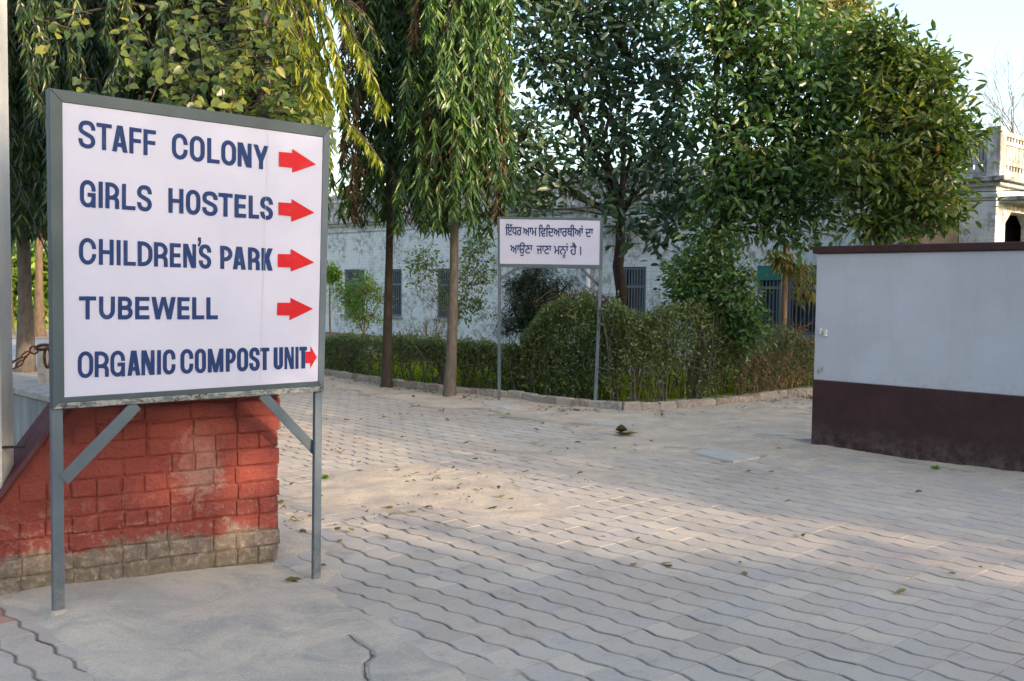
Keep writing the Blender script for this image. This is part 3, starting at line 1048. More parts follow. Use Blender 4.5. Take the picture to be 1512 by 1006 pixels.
poly_sheet('far_lawn', [Vector((-60, 33, 0)), Vector((-11.5, 33, 0)), Vector((-14, 70, 0)), Vector((-60, 70, 0))], -.01, 'lawn')

# ================================================================== KERB
def kerb():
    root = thing('kerb', 'low rough brick kerb curving between the paving and the garden', 'kerb', KP[1])
    tot = []
    for a, b in zip(KP[1:-1], KP[2:]):
        tot.append((a, b, (b - a).length))
    step = .235
    total = sum(t[2] for t in tot)
    def pt(s):
        for a, b, l in tot:
            if s <= l:
                return a.lerp(b, s / l), (b - a).normalized()
            s -= l
        return b, (b - a).normalized()
    rg = random.Random(3)
    mbm = MB()
    n = int(total / step)
    meshes = []
    for k in range(5):
        m = MB()
        m.box((0, 0, 0), XA, YA, ZA, .1125, .055, .062, .012)
        m.v = [(x + rg.uniform(-.005, .005), y + rg.uniform(-.005, .005), z + rg.uniform(-.006, .006)) for x, y, z in m.v]
        me = m.mesh('brick')
        me.materials.append(MT['kerb'])
        meshes.append(me)
    for i in range(n):
        p, t = pt((i + .5) * step)
        if p.y < 3: continue
        o = bpy.data.objects.new('brick', meshes[i % 5])
        COL.objects.link(o)
        o.parent = root
        o.location = p + Vector((rg.uniform(-.008, .008), .06 + rg.uniform(-.01, .01), .052 + rg.uniform(-.012, .008))) - root.location
        o.rotation_euler = (rg.gauss(0, .03), rg.gauss(0, .02), math.atan2(t.y, t.x) + rg.gauss(0, .02))
        q = p - t * (step / 2) + Vector((0, .06, .035))
        q2 = p + t * (step / 2) + Vector((0, .06, .035))
        mbm.bar(q, q2, .098, .105, side=(t.y, -t.x, 0))
    mbm.build('mortar', 'mortar', root)
kerb()

# ================================================================== BRICK PIER
P0 = G(100, 870)
P1 = G(410, 828)
PD = (P1 - P0).normalized()
PNRM = Vector((PD.y, -PD.x, 0))        # faces the viewer
def pier():
    root = thing('brick_pier', 'red painted brick pier with sloping purple shoulder behind the big sign', 'brick pier', P1)
    TH = .42
    TOP = 1.12
    def prj(u, v):
        q = ONP(u, v, P1, PNRM)
        return (P1 - q).dot(PD), q.z          # distance left of the corner, height
    sa_, za_ = prj(31, 699)
    sb_, zb_ = prj(71, 646)
    sl = (zb_ - za_) / (sa_ - sb_)
    def slope_z(s):                            # height of shoulder at s
        return zb_ + (sb_ - s) * sl
    s_top = sb_ + (zb_ - TOP) / sl
    s_bot = sb_ + zb_ / sl
    X = -PD
    def W(s, z, d=0.0):
        return P1 + X * s + ZA * z - PNRM * d
    # mortar core (6 mm behind the brick faces)
    core = MB()
    pr = [(0.012, -.1), (0.012, TOP), (s_top, TOP), (s_bot, 0), (s_bot, -.1)]
    d0, d1 = .0115, TH
    fr = [W(s, z, d0) for s, z in pr]
    bk = [W(s, z, d1) for s, z in pr]
    n = len(pr)
    core.add(fr + bk, [tuple(range(n))] + [tuple(reversed(range(n, 2 * n)))] + [(i, (i + 1) % n, (i + 1) % n + n, i + n) for i in range(n)])
    core.build('mortar_core', 'brick', root)
    # sloping shoulder and smooth plaster flank
    sh = MB()
    fpr = [(s_top, TOP), (s_bot + .02, -.02)]
    off = .018
    nrm = Vector((0, 0, 0))
    dv = (W(*fpr[1]) - W(*fpr[0])).normalized()
    up = PNRM.cross(dv)
    if up.z < 0: up = -up
    c = (W(*fpr[0]) + W(*fpr[1])) / 2 - PNRM * (TH / 2 - .005) + up * .012
    sh.box(c, dv, PNRM, up, (W(*fpr[1]) - W(*fpr[0])).length / 2, TH / 2 + .012, .012, .006)
    sh.build('shoulder', 'purple', root)
    tp = MB()
    tp.box(W(s_top / 2 - .0, TOP + .0125, TH / 2), X, PNRM, ZA, s_top / 2 + .01, TH / 2 + .015, .012, .005)
    tp.build('cap', 'brick', root)
    # bricks
    rg = random.Random(21)
    CH = .0885
    meshes = {}
    def brick_mesh(w, var):
        k = (round(w, 3), var)
        if k in meshes: return meshes[k]
        r = random.Random(hash(k) & 0xffff)
        h = CH - .0055
        nx, nz = 4, 3
        vs, fs = [], []
        for j in range(nz + 1):
            for i in range(nx + 1):
                u_, v_ = (0, .06, .5, .94, 1)[i], (0, .13, .87, 1)[j]
                eu, ev = (0 if i in (0, nx) else 1), (0 if j in (0, nz) else 1)
                dd = (.0045 if eu == 0 else 0) + (.0045 if ev == 0 else 0) + (r.uniform(0, .008) if (eu == 0 or ev == 0) and r.random() < .18 else 0)
                x = (u_ - .5) * w
                z = (v_ - .5) * h
                if eu == 0 or ev == 0:
                    x += r.uniform(-.0025, .0025)
                    z += r.uniform(-.003, .003)
                vs.append((x, dd + r.uniform(-.0015, .0015), z))
        for j in range(nz):
            for i in range(nx):
                a = j * (nx + 1) + i
                fs.append((a, a + 1, a + nx + 2, a + nx + 1))
        # skirt back
        ringi = [i for i in range(nx + 1)] + [(j + 1) * (nx + 1) - 1 for j in range(1, nz + 1)] + [nz * (nx + 1) + i for i in reversed(range(nx))] + [j * (nx + 1) for j in reversed(range(1, nz))]
        o = len(vs)
        for q in ringi:
            x, y, z = vs[q]
            vs.append((x * 1.005, .05, z * 1.01))
        m = len(ringi)
        for q in range(m):
            fs.append((ringi[(q + 1) % m], ringi[q], o + q, o + (q + 1) % m))
        me = bpy.data.meshes.new('brick')
        me.from_pydata(vs, [], fs)
        me.update()
        me.materials.append(MT['brick'])
        meshes[k] = me
        return me
    rot = math.atan2(PD.y, PD.x)
    for j in range(13):
        z = CH * (j + .5) + .002
        s = -.006 - rg.uniform(0, .008)
        first = True
        while s < 2.2:
            w = .232 if rg.random() < (.55 if j % 2 == 0 else .35) else .115
            if first and j % 2: w = .115 if rg.random() < .5 else .232
            w *= rg.uniform(.97, 1.04)
            w = round(w / .006) * .006
            zt = z + CH / 2
            if zt > TOP + .03 or slope_z(s + w) < zt + .015:
                break
            gap = rg.choice((.003, .003, .003, .004, .006, .013, .018))
            o = bpy.data.objects.new('brick', brick_mesh(w - gap, rg.randrange(4)))
            COL.objects.link(o)
            o.parent = root
            o.location = W(s + w / 2, z + rg.gauss(0, .0015), -.001 + rg.uniform(-.002, .0035) + (-.003 if first else 0)) - root.location
            o.rotation_euler = (rg.gauss(0, .012), rg.gauss(0, .010), rot + rg.gauss(0, .010))
            s += w
            first = False
    return root
pier()

# low concrete ledge wall behind the pier, post, chain, cable
def left_things():
    c = AT(70, 560, 7.2)
    lw = MB()
    c0 = AT(72, 568, 7.0)
    zt = c0.z
    far = c0 + AV * 3.5
    near = c0 - AV * 1.0
    th = .30
    lw.box(Vector(((near.x + far.x) / 2, (near.y + far.y) / 2, zt / 2 - .02)) - BV * (th / 2), AV, BV, ZA, 2.25, th / 2, zt / 2, .01)
    root = thing('low_wall', 'low streaked grey concrete wall behind the brick pier', 'low wall', (c0.x, c0.y, 0))
    lw.build('wall_body', 'streak', root)
    lc = MB()
    lc.box(Vector(((near.x + far.x) / 2, (near.y + far.y) / 2, zt + .0)) - BV * (th / 2), AV, BV, ZA, 2.27, th / 2 + .02, .022, .006)
    lc.build('coping', 'mortar', root)
    # stub post
    q = AT(66, 560, 6.9)
    sp = MB()
    top = AT(66, 507, 6.9)
    sp.box(Vector((q.x, q.y, top.z / 2)), XA, YA, ZA, .035, .035, top.z / 2, .006)
    o = sp.build('stub_post', 'mortar', label='short square concrete stub post just left of the big sign', cat='post')
    # tall post
    q = AT(-11, 600, 4.9)
    pp = MB()
    pp.box(Vector((q.x, q.y, 2.1)), XA, YA, ZA, .070, .07, 2.15, .012)
    root = thing('concrete_post', 'tall rough grey concrete post cut by the left edge of the photo', 'post', (q.x, q.y, 0))
    pp.build('shaft', 'post', root)
    m = MB()
    m.tube([q + Vector((-.07, -.078, 0)) + Vector((0, 0, z)) for z in (0, .02)], .01, 5)
    rd = MB()
    a = AT(-8, 661, 4.85)
    b = AT(36, 660, 4.85)
    rd.tube([a, b], .0075, 6)
    rd.build('iron_rod', 'iron', root)
    # chain: two sagging runs of links
    ch = thing('rusty_chain', 'rusty iron chain hanging between the grey post and the big sign', 'chain', AT(8, 550, 5.0))
    def torus(cn, ax, bx, ra, rb, r, nm='link', mat='rust', n=12, k=5):
        mb = MB()
        vs, fs = [], []
        cx3 = ax.cross(bx).normalized()
        for i in range(n):
            t = TWO_PI * i / n
            p = cn + ax * (ra * math.cos(t)) + bx * (rb * math.sin(t))
            o = (ax * math.cos(t) + bx * math.sin(t)).normalized()
            for j in range(k):
                q_ = TWO_PI * j / k
                vs.append(p + o * (r * math.cos(q_)) + cx3 * (r * math.sin(q_)))
        for i in range(n):
            for j in range(k):
                fs.append((i * k + j, i * k + (j + 1) % k, ((i + 1) % n) * k + (j + 1) % k, ((i + 1) % n) * k + j))
        mb.add(vs, fs)
        return mb.build(nm, mat, ch, True)
    def run(p, q, sag, step=.034):
        L_ = (q - p).length
        n = int(L_ / step)
        for i in range(n):
            t = (i + .5) / n
            c_ = p.lerp(q, t) - Vector((0, 0, sag * 4 * t * (1 - t)))
            d = (q - p).normalized()
            d = (d - ZA * (sag * 4 * (1 - 2 * t) / L_)).normalized()
            s_ = d.cross(ZA).normalized()
            if i % 2: s_ = (s_ * .5 + d.cross(s_) * .87)
            torus(c_, d, s_, .022, .0105, .0042)
    e = AT(44, 519, 5.0)
    run(AT(-6, 542, 4.95), e, .012)
    run(AT(-6, 553, 4.95), e + Vector((0, 0, -.004)), .028)
    torus(AT(50, 517, 5.0), XA, ZA, .02, .018, .005, 'ring')
    torus(AT(64, 513, 5.05), XA, (ZA * .3 + YA * .9).normalized(), .036, .030, .008, 'ring')
    torus(AT(70, 528, 5.05), XA, ZA, .016, .05, .008, 'hook')
    # black cable sagging from the post to the back of the sign
    cb = MB()
    pts = []
    for t in np.linspace(0, 1, 16):
        u_ = -4 + 90 * t
        v_ = 185 + 230 * (t ** .85) - 6 * math.sin(t * math.pi)
        pts.append(AT(u_, v_, 4.95 + .25 * t))
    cb.tube(pts, .0042, 5)
    cb.build('cable', 'black_rubber', label='thin black cable sagging from the concrete post behind the big sign', cat='cable')
left_things()

# ================================================================== LETTERING
def arc(cx, cy, rx, ry, a0, a1, n=9):
    return [(cx + rx * math.cos(math.radians(a0 + (a1 - a0) * i / n)), cy + ry * math.sin(math.radians(a0 + (a1 - a0) * i / n))) for i in range(n + 1)]
def catm(p, n=4):
    q = [p[0]] + p + [p[-1]]
    out = []
    for i in range(1, len(q) - 2):
        a, b, c, d = q[i - 1:i + 3]
        for k in range(n):
            t = k / n
            out.append(tuple(.5 * ((2 * b[m]) + (-a[m] + c[m]) * t + (2 * a[m] - 5 * b[m] + 4 * c[m] - d[m]) * t * t + (-a[m] + 3 * b[m] - 3 * c[m] + d[m]) * t ** 3) for m in (0, 1)))
    return out + [p[-1]]
def glyph(ch, w, h, T):
    """strokes of a condensed block letter in a w x h box; returns (polylines, quads)"""
    W, Hh, k = w - T, h - T, T / 2
    S, Q = [], []
    X = lambda t: k + W * t
    Y = lambda t: k + Hh * t
    def V(x, y0=0, y1=1):              # vertical bar, centre x
        Q.append([(x - k, y0 * h), (x + k, y0 * h), (x + k, y1 * h), (x - k, y1 * h)])
    def Hb(yc, x0, x1):
        Q.append([(x0, yc - k * .96), (x1, yc - k * .96), (x1, yc + k * .96), (x0, yc + k * .96)])
    def Dg(x0, y0, x1, y1, m=1.12):
        Q.append([(x0 - k * m, y0), (x0 + k * m, y0), (x1 + k * m, y1), (x1 - k * m, y1)])
    ry = min(W * .62, Hh * .5)
    cx = k + W / 2
    if ch == 'O':
        S.append((arc(cx, k + Hh - ry, W / 2, ry, 0, 180) + arc(cx, k + ry, W / 2, ry, 180, 360), True))
    elif ch in 'CG':
        pts = [(X(1), Y(.61))] + arc(cx, k + Hh - ry, W / 2, ry, 0, 180) + arc(cx, k + ry, W / 2, ry, 180, 360)
        if ch == 'C':
            S.append((pts + [(X(1), Y(.39))], False))
        else:
            S.append((pts + [(X(1), Y(.40))], False))
            Hb(Y(.46), X(.48), w)
            Q.append([(w - T, 0), (w, 0), (w, Y(.46)), (w - T, Y(.46))])
    elif ch == 'S':
        S.append((catm([(X(1), Y(.70)), (X(.98), Y(.82)), (X(.82), Y(.96)), (X(.5), Y(1)), (X(.16), Y(.95)), (X(0), Y(.78)), (X(.1), Y(.62)), (X(.5), Y(.51)), (X(.88), Y(.40)), (X(1), Y(.22)), (X(.84), Y(.05)), (X(.5), Y(0)), (X(.16), Y(.06)), (X(.01), Y(.2)), (X(0), Y(.31))]), False))
    elif ch == 'T':
        Hb(h - k, 0, w); V(w / 2)
    elif ch == 'I':
        Q.append([(0, 0), (w, 0), (w, h), (0, h)])
    elif ch == 'L':
        V(k); Hb(k, 0, w)
    elif ch in 'FE':
        V(k); Hb(h - k, 0, w); Hb(h * .5, 0, w * .95)
        if ch == 'E': Hb(k, 0, w)
    elif ch == 'H':
        V(k); V(w - k); Hb(h * .5, 0, w)
    elif ch == 'A':
        Dg(k * 1.12, 0, w / 2 - k * .25, h); Dg(w - k * 1.12, 0, w / 2 + k * .25, h); Hb(h * .27, w * .22, w * .78)
    elif ch == 'N':
        V(k); V(w - k); Dg(w - k * 1.3, 0, k * 1.3, h, 1.3)
    elif ch == 'M':
        V(k); V(w - k); Dg(w / 2, 0, k * 1.1, h, 1.0); Dg(w / 2, 0, w - k * 1.1, h, 1.0)
    elif ch == 'W':
        a = w * .27
        Dg(a, 0, k * 1.05, h, 1.1); Dg(a, 0, w / 2 - .2, h, .95); Dg(w - a, 0, w / 2 + .2, h, .95); Dg(w - a, 0, w - k * 1.05, h, 1.1)
    elif ch == 'Y':
        Q.append([(w / 2 - k, 0), (w / 2 + k, 0), (w / 2 + k, h * .45), (w / 2 - k, h * .45)])
        Dg(w / 2, h * .36, k * 1.1, h, 1.1); Dg(w / 2, h * .36, w - k * 1.1, h, 1.1)
    elif ch == 'K':
        V(k); Dg(T * .9, h * .36, w - k * 1.15, h, 1.2); Dg(w - k * 1.2, 0, T * 1.25, h * .62, 1.2)
    elif ch == 'U':
        S.append(([(k, h)] + arc(cx, k + ry, W / 2, ry, 180, 360) + [(w - k, h)], False))
    elif ch == 'D':
        V(k)
        r2 = W * .75
        S.append(([(k, h - k)] + arc(w - k - r2, k + Hh - r2, r2, r2, 90, 0, 6) + arc(w - k - r2, k + r2, r2, r2, 0, -90, 6) + [(k, k)], False))
    elif ch in 'RPB':
        V(k)
        yb = h * (.42 if ch != 'B' else .51)
        rr = (h - k - yb) / 2
        x2 = w - k if ch != 'B' else w - k * 1.3
        rx = min(rr, W * .7)
        S.append(([(k, h - k)] + arc(x2 - rx, h - k - rr, rx, rr, 90, -90, 10) + [(k, yb)], False))
        if ch == 'B':
            rr = (yb - k) / 2
            rx = min(rr, W * .7)
            S.append(([(k, yb)] + arc(w - k - rx, k + rr, rx, rr, 90, -90, 10) + [(k, k)], False))
        if ch == 'R':
            S.append(([(X(.45), yb)] + arc(X(1) - W * .42, yb - W * .42, W * .42, W * .42, 80, 10, 5) + [(X(1.0), 0)], False))
    elif ch == "'":
        S.append((catm([(w * .3, 0), (w * .62, h * .3), (w * .72, h * .62), (w * .5, h * .78)]), False))
        Q.append([(w * .2, h * .6), (w * .85, h * .55), (w * .95, h * .95), (w * .25, h)])
    return S, Q
def ribbon(pts, T, closed):
    p = [Vector((a, b, 0)) for a, b in pts]
    q = [p[0]]
    for a in p[1:]:
        if (a - q[-1]).length > 1e-3: q.append(a)
    if closed and (q[0] - q[-1]).length < 1e-3: q.pop()
    n = len(q)
    vs, fs = [], []
    for i in range(n):
        if closed:
            d0 = (q[i] - q[i - 1]).normalized(); d1 = (q[(i + 1) % n] - q[i]).normalized()
        else:
            d1 = (q[min(i + 1, n - 1)] - q[max(i, 0)]) if i < n - 1 else (q[i] - q[i - 1])
            d0 = (q[i] - q[i - 1]) if i > 0 else d1
            d0 = d0.normalized(); d1 = d1.normalized()
        t = (d0 + d1).normalized()
        nr = Vector((-t.y, t.x, 0))
        m = 1 / max(.5, nr.dot(Vector((-d0.y, d0.x, 0))))
        vs += [q[i] + nr * (T / 2 * m), q[i] - nr * (T / 2 * m)]
    for i in range(n if closed else n - 1):
        j = (i + 1) % n
        fs.append((2 * i, 2 * i + 1, 2 * j + 1, 2 * j))
    return vs, fs

LINES = [
 ((142, 180.8, .139), (154, 221.9, .121), 6.2, [('S', 115.9, 140.8), ('T', 142.3, 165.1), ('A', 165.5, 188.4), ('F', 190.9, 209.1), ('F', 211.8, 230.3), ('C', 253.7, 277.2), ('O', 280.2, 302.4), ('L', 305.9, 324.3), ('O', 326.6, 348.8), ('N', 350.9, 371.6), ('Y', 374, 396.8)]),
 ((148, 268.2, .093), (148, 307.2, .070), 6.2, [('G', 117.9, 141.3), ('I', 145.5, 151.9), ('R', 155.6, 176.1), ('L', 180, 200.1), ('S', 202.5, 224.3), ('H', 248.8, 271), ('O', 274.6, 296), ('S', 298.7, 321.5), ('T', 322.6, 343.6), ('E', 346.4, 363.4), ('L', 367.1, 382.6), ('S', 384.2, 403.2)]),
 ((150, 353.2, .055), (150, 391.2, .035), 6.1, [('C', 116.7, 142), ('H', 145.9, 167.9), ('I', 172.1, 178.2), ('L', 182.4, 200.6), ('D', 203.3, 225.3), ('R', 227.3, 247.8), ('E', 250.7, 267), ('N', 270.5, 289.6), ('S', 293.5, 312), ('P', 325.1, 343.3), ('A', 343.6, 363), ('R', 366.1, 383.7), ('K', 386, 402.7)]),
 ((125, 437.7, .008), (125, 471.9, 0), 6.3, [('T', 116.7, 142), ('U', 146.3, 169.9), ('B', 174, 196), ('E', 199.5, 220.7), ('W', 223.6, 259.4), ('E', 261.9, 280), ('L', 283.7, 301.6), ('L', 304.6, 321.7)]),
 ((142, 519.1, -.0229), (145, 557.1, -.0419), 5.9, [('O', 114.8, 137.7), ('R', 139.7, 160.8), ('G', 162.8, 184.7), ('A', 188, 207.1), ('N', 208.7, 228.3), ('I', 232, 237.8), ('C', 240.5, 259.1), ('C', 266.4, 285.4), ('O', 287.6, 304.3), ('M', 306.8, 330), ('P', 333.3, 348.5), ('O', 349.8, 366.5), ('S', 367.8, 383.7), ('T', 383.9, 397.8), ('U', 404, 418), ('N', 420, 433.9), ('I', 436.2, 440.8), ('T', 442.1, 453.4)]),
]
ARROWS = [
 [(290 + x / 6.29, 180 + y / 6.29) for x, y in ((765, 278), (765, 415), (888, 428), (888, 473), (1113, 397), (890, 252), (888, 290))],
 [(290 + x / 6.29, 180 + y / 6.29) for x, y in ((762, 748), (762, 865), (880, 877), (880, 930), (1096, 845), (882, 717), (882, 755))],
 [(290 + x / 7.185, 340 + y / 7.185) for x, y in ((862, 253), (862, 392), (1000, 395), (1000, 440), (1250, 343), (1000, 198), (1000, 255))],
 [(290 + x / 7.185, 340 + y / 7.185) for x, y in ((857, 770), (852, 903), (988, 907), (983, 958), (1238, 835), (995, 717), (995, 770))],
 [(290 + x / 7.56, 490 + y / 7.56) for x, y in ((1218, 222), (1218, 350), (1272, 352), (1268, 412), (1343, 285), (1272, 157), (1270, 222))]]

# ================================================================== BIG SIGN
def big_sign():
    TL, BL, BR = AT(72, 130, 4.51), AT(78, 605, 4.51), AT(478, 578, 5.45)
    nrm = (BR - BL).cross(TL - BL).normalized()
    if nrm.y > 0: nrm = -nrm
    TR = ONP(487, 188, TL, nrm)
    ex = (BR - BL).normalized()
    base = G(83, 897)
    root = thing('direction_sign', 'large white direction board in a grey metal frame in front of the red pier', 'sign', Vector((TL.x, TL.y, 0)))
    # the frame members lie in the board plane; the sheet is the plane itself
    iTL, iTR, iBR, iBL = [ONP(u, v, TL, nrm) for u, v in ((92, 151), (477, 203), (469.4, 563), (95, 587))]
    back = -nrm
    D = .042
    def prism(name, quad, mat, front=.003, depth=D, bevel=True):
        mb = MB()
        f_ = [q + nrm * front for q in quad]
        b_ = [q + back * depth for q in quad]
        mb.add(f_ + b_, [(0, 1, 2, 3), (7, 6, 5, 4), (0, 4, 5, 1), (1, 5, 6, 2), (2, 6, 7, 3), (3, 7, 4, 0)])
        o = mb.build(name, mat, root)
        if bevel:
            md = o.modifiers.new('bevel', 'BEVEL')
            md.width = .003
            md.segments = 2
        return o
    prism('frame_member', [BL, iBL, iTL, TL], 'grey_paint', .004)
    prism('frame_member', [iBR, BR, TR, iTR], 'light_grey_paint', .004)
    prism('frame_member', [iTL, iTR, TR, TL], 'grey_paint', .003)
    mid = [BL.lerp(BR, .0), BR]
    # bottom rail: clean upper strip with a torn lower lip
    h1 = [BL.lerp(iBL, .52), BR.lerp(iBR, .52)]
    prism('frame_member', [h1[0], h1[1], iBR, iBL], 'grey_paint', .003)
    prism('torn_edge', [BL, BR, h1[1], h1[0]], 'torn', .0045)
    # white sheet with slight waviness
    mb = MB()
    nx, nz = 40, 40
    rgx = random.Random(4)
    for j in range(nz + 1):
        for i in range(nx + 1):
            s, t = i / nx, j / nz
            p = iBL.lerp(iBR, s).lerp(iTL.lerp(iTR, s), t)
            wv = mnoise.noise(Vector((s * 5, t * 4, 1.3))) * .0012 + mnoise.noise(Vector((s * 2, t * 9, 7.3))) * .0005
            e = min(s, 1 - s, t, 1 - t)
            mb.v.append(tuple(p + nrm * (wv * min(1, e * 12) - .0018)))
    for j in range(nz):
        for i in range(nx):
            a = j * (nx + 1) + i
            mb.f.append((a, a + 1, a + nx + 2, a + nx + 1))
    mb.build('sheet', 'white', root, True)
    # pasted seam of the sheet
    sm = MB()
    a, b = ONP(396, 186, TL, nrm), ONP(383.5, 573, TL, nrm)
    sm.add([a + nrm * .002 - ex * .0008, a + nrm * .002 + ex * .0008, b + nrm * .002 + ex * .0008, b + nrm * .002 - ex * .0008], [(0, 1, 2, 3)])
    sm.build('seam', 'crease', root)
    # back panel
    bp = MB()
    q = [p + back * .012 for p in (BL, BR, TR, TL)]
    q2 = [p + back * .015 for p in (BL, BR, TR, TL)]
    bp.add(q + q2, [(0, 1, 2, 3), (7, 6, 5, 4), (0, 4, 5, 1), (1, 5, 6, 2), (2, 6, 7, 3), (3, 7, 4, 0)])
    bp.build('back_panel', 'grey_paint', root)
    # lettering
    lift = .0004
    for (tx, ty, ts), (bx, by, bs), T, letters in LINES:
        for ch, x0, x1 in letters:
            hc = (by + bs * ((x0 + x1) / 2 - bx)) - (ty + ts * ((x0 + x1) / 2 - tx))
            w = x1 - x0
            rnd_ = ch in 'OCGSU'
            h = hc + (1.2 if rnd_ and ch != 'U' else 0)
            S, Q = glyph(ch, w, h, min(T, w * .29) if ch in 'NM' else T)
            mb = MB()
            lay = 0
            def put(x, y, lay):
                u = x0 + x
                yb = by + bs * (u - bx) + (.6 if rnd_ and ch != 'U' else 0)
                yt = ty + ts * (u - tx) - (.6 if rnd_ and ch != 'U' else 0)
                v = yb + (yt - yb) * y / h
                return ONP(u, v, TL, nrm) + nrm * (lift + lay * .00018)
            for pts, closed in S:
                vs, fs = ribbon(pts, T, closed)
                mb.add([put(p.x, p.y, lay) for p in vs], fs)
                lay += 1
            for qd in Q:
                mb.add([put(x, y, lay) for x, y in qd], [(0, 1, 2, 3)])
                lay += 1
            mb.build('letter', 'navy_vinyl', root)
    S, Q = glyph("'", 6.5, 13.3, 3.2)
    mb = MB()
    lay = 0
    for pts, closed in S:
        vs, fs = ribbon(pts, 3.2, closed)
        mb.add([ONP(290.7 + p.x, 363.7 - p.y, TL, nrm) + nrm * (lift + .0009) for p in vs], fs)
    for qd in Q:
        mb.add([ONP(290.7 + x, 363.7 - y, TL, nrm) + nrm * (lift + .0011) for x, y in qd], [(0, 1, 2, 3)])
    mb.build('apostrophe', 'navy_vinyl', root)
    for ar in ARROWS:
        mb = MB()
        P = [ONP(u, v, TL, nrm) + nrm * (lift + .0014) for u, v in ar]
        mb.add(P, [(0, 1, 2, 6), (2, 3, 4), (2, 4, 6), (4, 5, 6)])
        mb.build('arrow', 'red_vinyl', root)
    # legs
    yv = back
    def leg(top, foot, w, mat, d=.026):
        mb = MB()
        mb.bar(foot, top, w, d, side=ex, bev=.002)
        return mb.build('leg', mat, root)
    fz = float(apron_z(np.array([-2.0]), np.array([4.52]))[0])
    ltop = ONP(85.5, 607, TL, nrm) + back * .022
    lf = AT(86, 897, 4.53)
    leg(ltop + ZA * .01, Vector((lf.x, lf.y, fz - .06)), .050, 'light_grey_paint')
    rtop = ONP(472.3, 580, TL, nrm) + back * .022
    rf = G(466.5, 856, zg(-.93, 5.32))
    leg(rtop + ZA * .01, rf - ZA * .05, .043, 'light_grey_paint')
    # braces (flat bars)
    def brace(pa, pb, w, yd):
        a = ONP(pa[0], pa[1], TL, nrm) + back * yd
        b = ONP(pb[0], pb[1], TL, nrm) + back * yd
        mb = MB()
        mb.bar(a, b, w, .006, side=(b - a).cross(nrm), bev=.001)
        mb.build('brace', 'light_grey_paint', root)
    brace((94, 710), (203, 598), .058, .006)
    brace((388, 583), (467, 666), .052, .006)
    # collar of old cement round the left foot
    mb = MB()
    mb.tube([Vector((lf.x + .005, lf.y, fz - .01)), Vector((lf.x + .005, lf.y, fz + .006)), Vector((lf.x + .005, lf.y, fz + .012))], [.045, .038, .030], 9)
    mb.build('footing', 'cement', root)
big_sign()

